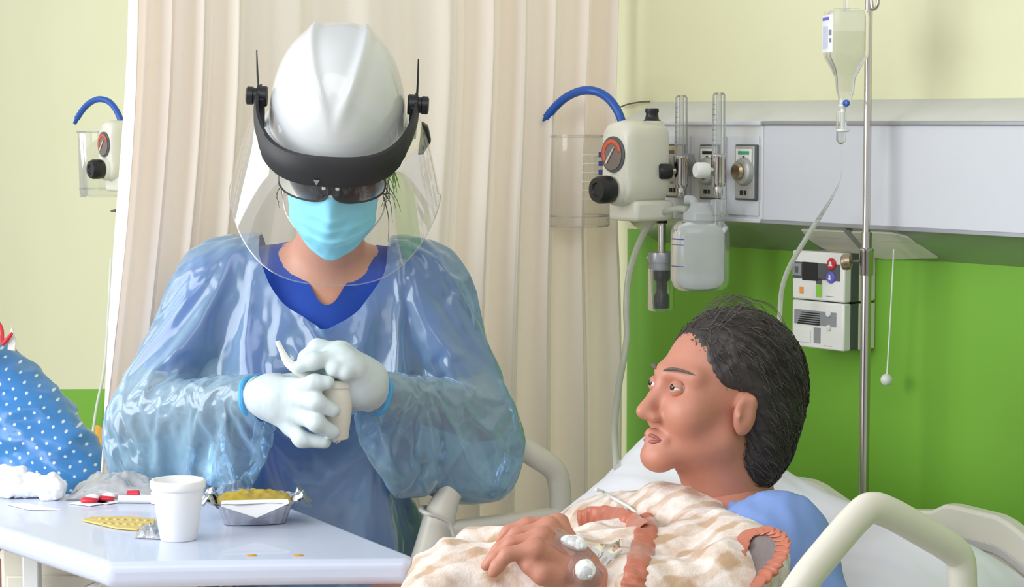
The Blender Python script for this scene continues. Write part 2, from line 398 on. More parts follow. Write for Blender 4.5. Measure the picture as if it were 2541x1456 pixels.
for k, (a, b_, y0, y1) in enumerate(((1653, 1698, 357, 489), (1738, 1786, 358, 493), (1826, 1879, 358, 496))):
    o_ = OFF+.011; u0 = PW(a, 425, o_)[0]; u1 = PW(b_, 425, o_)[0]; z1 = PW(a, y0, o_)[1]; z0 = PW(a, y1, o_)[1]; uc = (u0+u1)/2; zc = (z0+z1)/2
    g = G(); g.box(wl(uc, o_-.001, zc), ((u1-u0)/2, .0035, (z1-z0)/2), WB); pl = g.build('gas_outlet', 'dark_grey', hw, bevel=.002)
    g = G(); g.box(wl(uc, o_+.002, zc), ((u1-u0)/2-.003, .0035, (z1-z0)/2-.003), WB); g.build('outlet_plate', 'grey_plate', pl, bevel=.0015)
    g = G(); g.box(wl(uc, o_+.006, z1-.021), ((u1-u0)/2-.008, .0012, .013), WB); g.build('outlet_label', 'yellow_label' if k == 0 else 'plastic_white', pl)
    g = G(); g.box(wl(uc, o_+.0075, z1-.015), ((u1-u0)/2-.014, .0006, .003), WB); g.build('label_print', ('dark_grey', 'black_plastic', 'green_label')[k], pl)
    g = G(); g.box(wl(uc, o_+.0075, z1-.025), (.0025, .0006, .004), WB); g.build('label_print', 'black_plastic', pl)
    g = G(); g.lathe([(.026, 0), (.026, .004), (.022, .010), (.014, .012)], wl(uc, o_+.004, zc+.002), N, 32); g.build('socket_ring', 'grey_plate', pl)
    g = G(); g.lathe([(.016, 0), (.016, .008), (.012, .012)], wl(uc-.004, o_+.012, zc+.002), N, 24); g.build('socket', 'brass', pl)
    for dx, w in ((-.006, .004), (.004, .002)):
        g = G(); g.box(wl(uc+dx, o_+.0065, z0+.014), (w, .0006, .004), WB); g.build('plate_mark', 'black_plastic', pl)
    g = G(); g.box(wl(uc, o_+.0065, z0+.029), (.006, .0006, .0012), WB); g.build('plate_mark', 'ink_grey', pl)
    OUT.append((uc, zc+.002, o_+.016))
# half round reflection as a pale patch below the panel, on the slanted underside
def PU(px, py):           # point on the slanted underside
    a0 = wl(0, OFF-.004, zB); a1 = wl(0, 0, 1.312); nn = U.cross(a1-a0).normalized(); d = ray(px, py); return C0+d*((a0-C0).dot(nn)/d.dot(nn)), nn
pts = [PU(x, y)[0] for x, y in ((1990, 566), (2010, 590), (2045, 612), (2100, 628), (2200, 638), (2330, 636), (2290, 606), (2255, 584), (2215, 574))]
nn = PU(2100, 600)[1]
if nn.z > 0: nn = -nn
g = G(); g.prism([p+nn*.0005 for p in pts], nn*.004); g.build('reflection_patch', 'reflection_patch', hw, bevel=.001)
p0 = PU(2060, 605)[0]
g = G(); g.prism([PU(x, y)[0]+nn*.004 for x, y in ((2095, 566), (2110, 566), (2150, 612), (2136, 612))], nn*.001); g.build('patch_strip', 'mid_grey', hw)  # grey strip across the pale reflection shape

# ------------------------------------------------------------------ clear plastics
FILM('clear_plastic', (250, 250, 249), (236, 236, 236), .07, rough=.06, gloss=.8, transl=.4, edge=.4)
FILM('clear_jar', (247, 248, 247), (226, 230, 228), .10, rough=.05, gloss=.9, transl=.4, edge=.4)
FILM('milky_plastic', (242, 245, 245), (238, 241, 242), .72, rough=.2, gloss=.8, transl=.5, edge=.3)
FILM('soft_tube', (248, 249, 244), (236, 238, 230), .6, rough=.15, gloss=.8, transl=.5, edge=.35)
M('bottle_water', (206, 216, 214), .15, trans=.0, var=.04)

# ------------------------------------------------------------------ suction regulator, canister and hose
def regulator():
    r = thing('suction_regulator', 'cream suction regulator with red gauge on the right headwall', 'regulator', wl(PW(1570, 430, .2)[0], .1, PW(1570, 530, .2)[1]))
    fo = .27
    uc, zc = PW(1523, 383, fo); uk, zk = PW(1527, 470, fo)
    # body: rounded outline in u-z pushed out from the wall
    def outline(sc=1.0):
        P = [(-.040, .030), (-.038, .046), (-.026, .058), (0, .062), (.026, .058), (.038, .046), (.040, .030), (.040, -.010), (.042, -.045), (.040, -.070), (.028, -.088), (0, -.096), (-.028, -.088), (-.040, -.070), (-.042, -.045), (-.040, -.010)]
        return [(a*sc, b_*sc) for a, b_ in P]
    g = G(); rings = [(fo-.096, .94), (fo-.090, 1.0), (fo-.02, 1.0), (fo-.006, .97), (fo, .88)]
    n = 16; v = []; f = []
    for o_, sc in rings:
        for a, b_ in outline(): v.append(wl(uc+.004+a*sc, o_, zc-.017+.017+ (b_+.017)*sc-.017))
    for i in range(len(rings)-1):
        for j in range(n): f.append((i*n+j, i*n+(j+1) % n, (i+1)*n+(j+1) % n, (i+1)*n+j))
    f.append(tuple(reversed(range(n)))); f.append(tuple(range(4*n, 5*n))); g.add(v, f)
    g.build('body', 'plastic_cream', r, angle=50)
    g = G(); g.tube([wl(uc+.01, .08, zc-.02), wl(uc+.01, fo-.085, zc-.02)], .02, 16, sub=1); g.build('wall_adapter', 'grey_plate', r)
    g = G(); g.box(wl(uc+.004, .208, zc-.103), (.042, .045, .019), WB); g.build('base_block', 'plastic_cream', r, bevel=.008, bseg=3)
    g = G(); g.lathe([(.033, 0), (.033, .007), (.029, .008)], wl(uc, fo-.004, zc), N, 40); ga = g.build('gauge', 'dark_grey', r)
    M('gauge_red', (206, 92, 62), .5); M('gauge_face', (120, 108, 100), .5) if 'gauge_face' not in MATS else None
    g = G(); g.lathe([(.0285, 0), (.0285, .001)], wl(uc, fo+.0045, zc), N, 40); g.build('gauge_face', 'gauge_face', ga)
    g = G(); v = []; f = []
    for i in range(25):
        a = math.radians(-35+ i*(205/24)); 
        for rr in (.019, .0275): v.append(wl(uc-rr*math.cos(a-.0), fo+.006, zc+rr*math.sin(a)))
    f = [(2*i, 2*i+1, 2*i+3, 2*i+2) for i in range(24)]; g.add(v, f); g.build('gauge_scale', 'gauge_red', ga, solid=.0006)
    g = G(); g.tube([wl(uc-.014, fo+.0075, zc-.016), wl(uc+.009, fo+.0075, zc+.013)], [.0022, .001], 8, sub=1); g.build('needle', 'plastic_white', ga)
    g = G(); g.lathe([(.030, 0), (.030, .012), (.026, .02)], wl(uc+.004, fo-.012, zk), N, 32); g.build('knob_collar', 'plastic_cream', r)
    g = G(); prof = []; g.lathe([(.016, 0), (.024, .004), (.0255, .01), (.0255, .028), (.022, .036), (.013, .037), (.011, .034)], wl(uc+.002, fo+.006, zk), N, 28); g.build('knob', 'black_plastic', r, angle=50)
    for dx, dz in ((-.004, .0), (.006, .002), (.001, -.006)):
        g = G(); g.box(wl(uc+dx, fo+.001, zk+.042+dz), (.003, .0015, .0025), WB); g.build('indicator', 'black_plastic', r)
    
    g = G(); g.lathe([(.016, -.008), (.016, .004), (.013, .006), (.011, .016), (.013, .02), (.012, .026)], wl(uc+.012, .19, zc+.058), Z, 20); g.build('top_valve', 'black_plastic', r, angle=50)
    g = G(); g.lathe([(.022, -.012), (.02, .002), (.012, .004)], wl(uc+.012, .19, zc+.058), Z, 20); g.build('valve_seat', 'plastic_cream', r)
    # trap jar under it
    cu, co = uc+.012, .165
    g = G(); g.tube([wl(cu, co, zc-.12), wl(cu, co, zc-.18)], .0075, 14, sub=1); g.build('stem', 'chrome', r)
    g = G(); g.lathe([(.010, 0), (.010, .012)], wl(cu, co, zc-.128), Z, 14); g.build('stem_nut', 'black_plastic', r)
    g = G(); g.lathe([(.012, .030), (.024, .028), (.025, .024), (.025, .010), (.0235, .010), (.0235, .005), (.025, .005), (.025, -.004)], wl(cu, co, zc-.21), Z, 28); g.build('jar_cap', 'alu', r, angle=30)
    g = G(); g.tube([wl(cu-.02, co, zc-.192), wl(cu-.036, co+.004, zc-.195)], .0045, 10, sub=1); g.build('jar_nipple', 'chrome', r)
    g = G(); g.lathe([(.0255, 0), (.0255, -.074), (.023, -.078), (.005, -.078)], wl(cu, co, zc-.212), Z, 28, caps=False); g.build('jar', 'clear_jar', r)
    g = G(); g.lathe([(.016, 0), (.016, -.018), (.010, -.024), (.010, -.042), (.015, -.05), (.015, -.072), (.006, -.074)], wl(cu, co, zc-.213), Z, 20); g.build('float', 'black_plastic', r, angle=50)
    return r, uc, zc
reg, ru, rz = regulator()
def canister():
    co = .15; uc, zt = PW(1434, 338, co); z0 = PW(1434, 562, co)[1]; c = thing('suction_canister', 'clear graduated suction canister in front of the curtain, right headwall', 'canister', wl(uc, co, z0))
    R_ = .066; H = zt-z0
    g = G(); g.lathe([(R_*.92, 0), (R_*.96, .004), (R_, H), (R_+.003, H), (R_+.003, H+.004)], wl(uc, co, z0), Z, 48, caps=False); g.build('cylinder', 'clear_plastic', c)
    g = G(); g.lathe([(.001, .004), (R_*.9, .004), (R_*.92, .0)], wl(uc, co, z0), Z, 48, caps=False); g.build('base', 'clear_plastic', c)
    g = G(); g.tube([wl(uc, co, zt)+(U*math.cos(a)+N*math.sin(a))*(R_+.003) for a in [i*2*math.pi/32 for i in range(32)]], .0022, 8, closed=True, sub=1); g.build('rim', 'clear_plastic', c)
    g = G(); g.tube([wl(uc, co, z0+.022)+(U*math.cos(a)+N*math.sin(a))*(R_*.965) for a in [i*2*math.pi/32 for i in range(32)]], .0016, 8, closed=True, sub=1); g.build('base_ring', 'clear_plastic', c)
    th = math.radians(2)
    for i in range(6):
        for w, mt in ((0, 'ink_blue'),):
            z = zt-.035-i*.017; a0 = th-.02
            g = G(); v = []
            for j in range(5):
                a = a0-j*.05
                for dz in (-.005, .005): v.append(wl(uc, co, z+dz)+(U*math.cos(a)+N*math.sin(a))*(R_*.985+.0015))
            g.add(v, [(2*q, 2*q+1, 2*q+3, 2*q+2) for q in range(4)]); g.build('graduation_number', mt, c)
            g = G(); v = []
            for j in range(9):
                a = a0+.04+j*.06
                for dz in (-.0008, .0008): v.append(wl(uc, co, z+dz)+(U*math.cos(a)+N*math.sin(a))*(R_*.985+.0015))
            g.add(v, [(2*q, 2*q+1, 2*q+3, 2*q+2) for q in range(8)]); g.build('graduation_line', 'plastic_white', c)
    g = G(); g.box(wl(uc+.05, co-.03, zt-.06), (.022, .012, .022), WB); g.build('bracket', 'clear_plastic', c, bevel=.003)
    return c
can = canister()
def hose():
    o_ = .17
    P = [(1346, 308), (1357, 291), (1375, 268), (1400, 245), (1430, 229), (1460, 224), (1490, 231), (1515, 250), (1535, 280), (1546, 315), (1548, 345)]
    offs = [.22, .22, .215, .21, .205, .20, .19, .185, .18, .175, .17]
    pts = [PWp(x, y, o) for (x, y), o in zip(P, offs)]
    h = thing('suction_hose', 'blue rubber hose arching over the right suction canister', 'hose', pts[-1])
    g = G(); g.tube(pts[1:], .0082, 14); g.build('hose_body', 'rubber_blue', h)
    g = G(); g.tube([pts[0], pts[1], pts[1]+(pts[2]-pts[1])*.3], [.0052, .0058, .0062], 12, sub=2); g.build('hose_tip', 'rubber_blue', h)
    return h
hos = hose()
du = PW(259, 357, .27)[0]-ru
for src, lab in ((reg, 'cream suction regulator on the left, half hidden by the curtain edge'), (can, 'clear suction canister on the far left wall beside the curtain'), (hos, 'blue rubber hose arching over the far left suction canister')):
    c = copy_tree(src); c.location = Vector(src.location)+U*du; c['label'] = lab
# ------------------------------------------------------------------ flowmeters and humidifier bottle
def flowmeter(k, knob, label, px, py):
    uc, zc, o_ = OUT[k]
    fo = .155; u0, z0 = PW(px, py, fo); f = thing('flowmeter', label, 'flowmeter', wl(u0, fo, z0-.03), 'oxygen flowmeters')
    g = G(); g.tube([wl(uc, o_-.004, zc), wl(u0*.6+uc*.4, (fo+o_)/2, z0), wl(u0, fo, z0)], .007, 12); g.build('connector', 'brass', f)
    g = G(); g.lathe([(.011, -.030), (.012, -.028), (.0135, -.022), (.0135, .020), (.0145, .022), (.0145, .028), (.012, .029)], wl(u0, fo, z0), Z, 24); g.build('body', 'chrome', f, angle=30)
    g = G(); g.lathe([(.008, 0), (.0085, -.012), (.006, -.020)], wl(u0, fo, z0-.03), Z, 16); g.build('outlet_nipple', 'chrome', f)
    g = G(); g.lathe([(.012, .028), (.0125, .034), (.0115, .135), (.008, .139)], wl(u0, fo, z0), Z, 24, caps=False); g.build('sight_tube', 'clear_jar', f)
    g = G(); g.lathe([(.005, .03), (.0055, .13), (.004, .134)], wl(u0, fo, z0), Z, 16); g.build('inner_tube', 'clear_plastic', f)
    for i in range(9):
        g = G(); g.box(wl(u0, fo, z0+.045+i*.009)+N*.0122, (.0035, .0005, .0006), WB); g.build('scale_mark', 'ink_grey', f)
    ax = (N*.9-U*.25).normalized()
    g = G(); g.tube([wl(u0, fo, z0)+ax*.008, wl(u0, fo, z0)+ax*.022], .006, 12, sub=1); g.build('knob_stem', 'chrome', f)
    g = G(); g.lathe([(.010, 0), (.0135, .002), (.0145, .008), (.0145, .022), (.012, .026)], wl(u0, fo, z0)+ax*.02, ax, 20); g.build('knob', knob, f, angle=50)
    return u0, fo, z0
flowmeter(0, 'black_plastic', 'chrome flowmeter with black knob beside the cream regulator', 1690, 425)
fu, ffo, fz = flowmeter(1, 'plastic_white', 'chrome flowmeter with white knob above the humidifier bottle', 1783, 422)
def humidifier():
    co = .165; uc, zt = PW(1738, 545, co); z0 = PW(1738, 722, co)[1]; H = zt-z0
    h = thing('humidifier_bottle', 'milky white humidifier bottle hanging under the flowmeter', 'bottle', wl(uc, co, z0))
    R_ = .0535
    def sec(t, rr):   # squarish section
        a = 2*math.pi*t; c, s = math.cos(a), math.sin(a); e = 2/2.7
        return Vector((1, 0, 0))*(abs(c)**e*math.copysign(1, c)*rr)+Vector((0, -1, 0))*(abs(s)**e*math.copysign(1, s)*rr*.8)
    prof = [(.02, .004), (.7, .0), (.92, .008), (1.0, .022), (1.0, H*.8), (.95, H*.9), (.78, H*.97), (.5, H), (.02, H+.002)]
    g = G(); g.grid(lambda t, w: wl(uc, co, z0+prof[round(w*8)][1])+sec(t, R_*prof[round(w*8)][0]), 40, 9, True); g.build('bottle', 'milky_plastic', h, angle=180)
    g = G(); pr2 = [(.02, .006), (.85, .006), (.93, .02), (.93, .034), (.02, .034)]
    g.grid(lambda t, w: wl(uc, co, z0+pr2[round(w*4)][1])+sec(t, R_*pr2[round(w*4)][0]), 40, 5, True); g.build('water', 'milky_plastic', h, angle=40)
    for dz, w in ((H*.74, .0012), (H*.66, .0006), (H*.36, .0008)):
        g = G(); a = math.pi*.5+.95; g.grid(lambda t, w_: wl(uc, co, z0+dz+(w_-.5)*2*w)+sec(.25+.15+(t-.5)*.13, R_*1.006), 8, 2); g.build('level_line', 'ink_blue', h)
    g = G(); g.lathe([(.030, 0), (.034, .002), (.034, .014), (.026, .018), (.02, .03), (.018, .034), (.001, .034)], wl(uc+.004, co, zt-.002), Z, 32); g.build('lid', 'milky_plastic', h, angle=50)
    g = G(); g.lathe([(.010, 0), (.0115, .0), (.0115, .03), (.0145, .032), (.0145, .058), (.010, .06)], wl(fu, ffo, fz-.112), Z, 24); g.build('neck_nut', 'clear_plastic', h, angle=30)
    g = G(); g.tube([wl(uc-.014, co, zt+.02), wl(uc-.02, co, zt+.034), wl(uc-.034, co+.006, zt+.036)], .008, 12); g.build('outlet_elbow', 'milky_plastic', h)
    P = [(1705, 520, .175), (1680, 518, .18), (1640, 530, .19), (1600, 575, .2), (1572, 640, .21), (1558, 700, .22), (1554, 770, .23), (1556, 830, .25), (1548, 890, .27), (1535, 960, .32), (1525, 1060, .4), (1530, 1160, .55)]
    g = G(); pts = [PWp(*p) for p in P]; g.tube(pts, .006, 12); tb = g.build('oxygen_tube', 'soft_tube'); tag(tb, 'clear oxygen tube curving down from the humidifier bottle towards the pillow', 'tube')
humidifier()
# little wall things
M('wire_dark', (96, 92, 84), .5)
g = G(); g.tube([PWp(x, y, .01) for x, y in ((1538, 266), (1560, 258), (1590, 253), (1612, 252))], .0016, 8); tag(g.build('wire', 'wire_dark'), 'thin dark wire poking out above the headwall panel', 'wire')
g = G(); g.tube([PWp(274, 524, .02), PWp(288, 522, .02), PWp(330, 519, .02)], [.001, .005, .006], 10, sub=2); tag(g.build('wall_hook', 'wire_dark'), 'small dark pointed hook beside the curtain edge under left regulator', 'hook')
M('cord_white', (232, 234, 228), .5)
g = G(); g.tube([PWp(x, y, .03) for x, y in ((276, 640), (268, 800), (258, 920), (240, 1010), (228, 1100), (226, 1180))], .0045, 10); tag(g.build('cable', 'cord_white'), 'thin white cable hanging down the left wall beside the curtain', 'cable')
# pull cord
pc = thing('pull_cord', 'white ball on a thin pull cord against the green wall', 'pull cord', PWp(2200, 942, .05))
g = G(); g.tube([PWp(2218, 618, .05), PWp(2210, 780, .05), PWp(2201, 930, .05)], .0014, 8); g.build('cord', 'cord_white', pc)
g = G(); g.ell(PWp(2200, 942, .05), .0105); g.build('ball', 'plastic_white', pc)
# ------------------------------------------------------------------ call station
def call_station():
    fo = .075; uA, _ = PW(1966, 700, fo); uB, _ = PW(2095, 700, fo); uC = (uA+uB)/2; hw_ = (uB-uA)/2
    zt = PW(1966, 620, fo)[1]; zm = PW(1966, 741, fo)[1]; zb = PW(1962, 857, fo)[1]
    c = thing('call_station', 'white two-module nurse call box with red and blue buttons', 'call box', wl(uC, 0, zb))
    for nm, a, b_ in (('upper_module', zm+.001, zt), ('lower_module', zb, zm-.001)):
        g = G(); g.box(wl(uC, fo-.009, (a+b_)/2), (hw_, .009, (b_-a)/2), WB); g.build(nm, 'plastic_white', c, bevel=.003)
        g = G(); g.box(wl(uC+.004, fo-.026, (a+b_)/2), (hw_-.003, .009, (b_-a)/2-.001), WB); g.build('side_band', 'dark_grey', c)
        g = G(); g.box(wl(uC+.003, (fo-.034)/2, (a+b_)/2), (hw_-.001, (fo-.034)/2, (b_-a)/2-.001), WB); g.build('back_box', 'plastic_cream', c, bevel=.002)
    def plate(name, px0, py0, px1, py1, mat, h=.001, parent=None, base=.0, bevel=0):
        a = PW(px0, py0, fo); b_ = PW(px1, py1, fo)
        g = G(); g.box(wl((a[0]+b_[0])/2, fo+base+h/2, (a[1]+b_[1])/2), (abs(b_[0]-a[0])/2, h/2, abs(a[1]-b_[1])/2), WB); return g.build(name, mat, parent or c, bevel=bevel)
    plate('display_area', 1968, 648, 2084, 698, 'dark_grey')
    plate('display_window', 1992, 649, 2030, 697, 'black_plastic', .0012)
    k = plate('key', 1969, 652, 1990, 684, 'mid_grey', .0025, bevel=.0005); plate('key_symbol', 1975, 660, 1983, 676, 'dark_grey', .0006, k, .0026)
    def button(px, py, r, mat, sym):
        u, z = PW(px, py, fo); g = G(); g.lathe([(r, 0), (r, .0025), (r*.85, .004)], wl(u, fo, z), N, 24); b_ = g.build('button', mat, c)
        g = G(); g.prism([wl(u+r*a, fo+.0042, z+r*q) for a, q in sym], N*.0006); g.build('button_symbol', 'plastic_white', b_)
    bell = [(-.5, -.35), (-.3, -.1), (-.25, .3), (0, .5), (.25, .3), (.3, -.1), (.5, -.35)]
    button(2065, 655, .0105, 'red', bell); button(2063, 688, .0105, 'violet', [(-.5, -.1), (-.2, -.1), (-.2, .4), (.2, .4), (.2, -.1), (.5, -.1), (0, -.5)])
    plate('status_strip', 2026, 706, 2040, 738, 'lime', .001); plate('status_strip_top', 2026, 690, 2040, 706, 'dark_grey', .001)
    plate('call_light', 1986, 711, 1994, 727, 'amber', .002); plate('maker_mark', 2050, 734, 2069, 737, 'ink_grey', .0005)
    plate('speaker_panel', 1972, 766, 2075, 812, 'mid_grey')
    for i in range(6): plate('speaker_slot', 1990-i*2, 775+i*5.4, 2035, 777.2+i*5.4, 'black_plastic', .0006, base=.001)
    for y in (778, 813): button(2058, y, .0062 if y < 800 else .0052, 'plastic_white', [(-.4, -.3), (-.4, .3), (.4, 0)])
    plate('lower_tab', 2020, 812, 2036, 852, 'mid_grey'); plate('maker_mark', 2046, 857, 2064, 860, 'ink_grey', .0005)
    plate('lower_cover', 1980, 816, 2012, 850, 'plastic_white', .0015, bevel=.0005)
call_station()
# ------------------------------------------------------------------ IV pole
PO = .15; pu = PW(2147, 900, PO)[0]
def ivpole():
    c = thing('iv_pole', 'slim steel infusion pole standing behind the bed headboard', 'iv pole', wl(pu, PO, .0))
    g = G(); g.tube([wl(pu, PO, .35), wl(pu, PO, 1.365)], .0088, 18, sub=1); g.build('lower_tube', 'steel', c)
    g = G(); g.tube([wl(pu-.001, PO, 1.30), wl(pu-.002, PO, 1.82)], .0066, 18, sub=1); g.build('upper_tube', 'chrome', c)
    zc = PW(2140, 650, PO)[1]
    g = G(); g.lathe([(.0105, -.022), (.0115, -.02), (.0115, .016), (.0125, .018), (.0125, .022), (.009, .024)], wl(pu, PO, zc), Z, 20); g.build('clamp', 'steel', c, angle=35)
    kp = PWp(2100, 650, PO+.02); d = (wl(pu, PO, zc+.003)-kp)
    g = G(); g.tube([kp, wl(pu, PO, zc+.003)], .003, 10, sub=1); g.build('knob_screw', 'wire_dark', c)
    g = G(); g.lathe([(.010, -.008), (.013, -.006), (.014, 0), (.013, .007), (.009, .009)], kp, d, 14); g.build('knob', 'brass', c, angle=30)
    zt = 1.80
    for s in (-1, 1):
        q = wl(pu, PO, zt); e = U*s
        g = G(); g.tube([q, q+e*.03+Z*.0, q+e*.05-Z*.02, q+e*.055-Z*.03, q+e*.07-Z*.028, q+e*.078-Z*.005], .0035, 10); g.build('hook', 'steel', c)
    g = G(); p = PWp(2170, 22, PO); g.tube([p+U*-.012+Z*.05, p+U*-.006+Z*.006, p, p+U*.008+Z*.01, p+U*.012+Z*.05], .003, 10); g.build('lower_hook', 'steel', c)
    for a in (0, 1): 
        g = G(); dd = (U if a else N); g.tube([wl(pu, PO, .36)-dd*.02, wl(pu, PO, .36)+dd*.02], .012, 12, sub=1); g.build('socket', 'steel', c)
    g = G(); g.tube([wl(pu, PO, 0), wl(pu, PO, .36)], .012, 14, sub=1); g.build('foot_tube', 'steel', c)
ivpole()
# IV bottle, drip chamber and line
FILM('iv_plastic', (252, 252, 250), (244, 245, 242), .26, rough=.15, gloss=.9, transl=.5, edge=.4)
M('iv_label', (226, 228, 238), .5); M('label_tint', (196, 200, 222), .5)
def ivbottle():
    o_ = .19; u0, z0 = PW(2098, 176, o_); zt = PW(2098, 28, o_)[1]; b_ = thing('infusion_bottle', 'clear plastic infusion bottle with white label hanging upside down on the pole', 'iv bottle', wl(u0, o_, z0-.06))
    rot = (U*.86+N*.5).normalized(); rt2 = Vector((-rot.y, rot.x, 0))
    if rt2.dot(N) < 0: rt2 = -rt2
    H = zt-z0; HW, HD = .032, .036
    def sec(t, k, e): a = 2*math.pi*t; c, s = math.cos(a), math.sin(a); return rot*(abs(c)**e*math.copysign(1, c)*HW*k)+rt2*(abs(s)**e*math.copysign(1, s)*HD*(k if k > .5 else k*1.2))
    pr = [(.10, -.054), (.26, -.054), (.28, -.042), (.34, -.036), (.40, -.012), (.66, .004), (.95, .022), (1, .032), (1, H-.01), (.93, H), (.5, H+.004), (.02, H+.004)]
    g = G(); g.grid(lambda t, w: wl(u0, o_, z0+pr[round(w*11)][1])+sec(t, pr[round(w*11)][0], .55 if pr[round(w*11)][0] > .5 else 1), 40, 12, True); g.build('bottle', 'iv_plastic', b_, angle=60)
    zl = z0+H*.62
    pw = [(.02, -.034), (.3, -.034), (.36, -.012), (.60, .005), (.9, .023), (.95, .032), (.95, H*.66), (.02, H*.66)]
    FILM('iv_liquid', (248, 249, 240), (242, 243, 236), .16, rough=.1, gloss=.3, transl=.6)
    g = G(); g.grid(lambda t, w: wl(u0, o_, z0+pw[round(w*7)][1])+sec(t, pw[round(w*7)][0], .55 if pw[round(w*7)][0] > .5 else 1), 40, 8, True); g.build('liquid', 'iv_liquid', b_, angle=60)
    g = G(); g.grid(lambda t, w: wl(u0, o_, z0+.03+w*H*.62)+sec(.20+(t-.5)*.17, 1.02, .55), 14, 3); lb = g.build('paper_label', 'iv_label', b_, angle=180)
    for k, (t0, t1, w0, w1) in enumerate(((.17, .27, .86, .95), (.13, .17, .45, .6), (.13, .16, .25, .38), (.19, .26, .1, .7))):
        g = G(); g.grid(lambda t, w: wl(u0, o_, z0+.03+(w0+(w1-w0)*w)*H*.62)+sec(t0+(t1-t0)*t, 1.028, .55), 5, 2); g.build('label_print', 'violet' if k < 1 else ('ink_grey' if k < 3 else 'label_tint'), lb)
    g = G(); hz = z0+H; g.tube([wl(u0, o_, hz)+rot*-.012, wl(u0, o_, hz+.02)+rot*-.008, wl(u0, o_, hz+.03), wl(u0, o_, hz+.02)+rot*.008, wl(u0, o_, hz)+rot*.012], .0025, 8); g.build('hanger_loop', 'iv_plastic', b_)
    s = thing('infusion_set', 'clear drip chamber with blue cap and thin line below the infusion bottle', 'drip line', PWp(2088, 355, o_))
    zs = z0-.046
    g = G(); g.lathe([(.008, 0), (.008, -.012), (.0045, -.016), (.004, -.05), (.011, -.05), (.011, -.053), (.0085, -.055)], wl(u0-.004, o_, zs), Z, 20); g.build('spike', 'plastic_white', s, angle=40)
    zc = PW(2088, 275, o_)[1]; z1 = PW(2088, 358, o_)[1]; uc = PW(2088, 315, o_)[0]
    g = G(); g.lathe([(.004, 0), (.0085, -.002), (.009, -.01), (.0085, z1-zc+.006), (.004, z1-zc)], wl(uc, o_, zc), Z, 20); g.build('drip_chamber', 'clear_jar', s, angle=60)
    g = G(); g.lathe([(.0075, 0), (.0078, z1-zc+.016), (.003, z1-zc+.008)], wl(uc, o_, (zc*.35+z1*.65)+.0), Z, 16); 
    g = G(); p = PWp(2100, 256, o_+.01); g.lathe([(.0045, -.004), (.0055, -.002), (.0055, .003), (.003, .004)], p, N, 16); g.build('air_cap', 'rubber_blue', s)
    P = [(2088, 356, .19), (2088, 430, .19), (2070, 480, .19), (2030, 545, .18), (1995, 600, .17), (1960, 660, .16), (1942, 710, .16), (1936, 760, .16), (1934, 830, .2), (1938, 900, .24), (1950, 1000, .28)]
    g = G(); g.tube([PWp(*p) for p in P[:4]], [.0008, .001, .002, .0042], 8); g.build('line_upper', 'clear_plastic', s)
    g = G(); g.tube([PWp(*p) for p in P[3:]], .0045, 10); g.build('line_lower', 'soft_tube', s)
ivbottle()
# ------------------------------------------------------------------ curtain
def curtain_material():
    m = bpy.data.materials.new('curtain_cloth'); m.use_nodes = True; nt = m.node_tree; nt.nodes.clear(); L = nt.links.new; nd = nt.nodes.new
    out = nd('ShaderNodeOutputMaterial'); df = nd('ShaderNodeBsdfDiffuse'); tl = nd('ShaderNodeBsdfTranslucent'); mx = nd('ShaderNodeMixShader'); mx.inputs[0].default_value = .28
    tc = nd('ShaderNodeTexCoord'); n = nd('ShaderNodeTexNoise'); n.inputs['Scale'].default_value = 700; L(tc.outputs['Object'], n.inputs['Vector'])
    cm = nd('ShaderNodeMix'); cm.data_type = 'RGBA'; cm.inputs[6].default_value = rgb(244, 237, 230); cm.inputs[7].default_value = rgb(250, 246, 241); L(n.outputs['Fac'], cm.inputs[0]); L(cm.outputs[2], df.inputs[0])
    tl.inputs[0].default_value = rgb(252, 230, 208)
    bp = nd('ShaderNodeBump'); bp.inputs['Strength'].default_value = .15; bp.inputs['Distance'].default_value = .0006; L(n.outputs['Fac'], bp.inputs['Height']); L(bp.outputs[0], df.inputs['Normal'])
    L(df.outputs[0], mx.inputs[1]); L(tl.outputs[0], mx.inputs[2]); L(mx.outputs[0], out.inputs[0]); MATS['curtain_cloth'] = m
curtain_material()
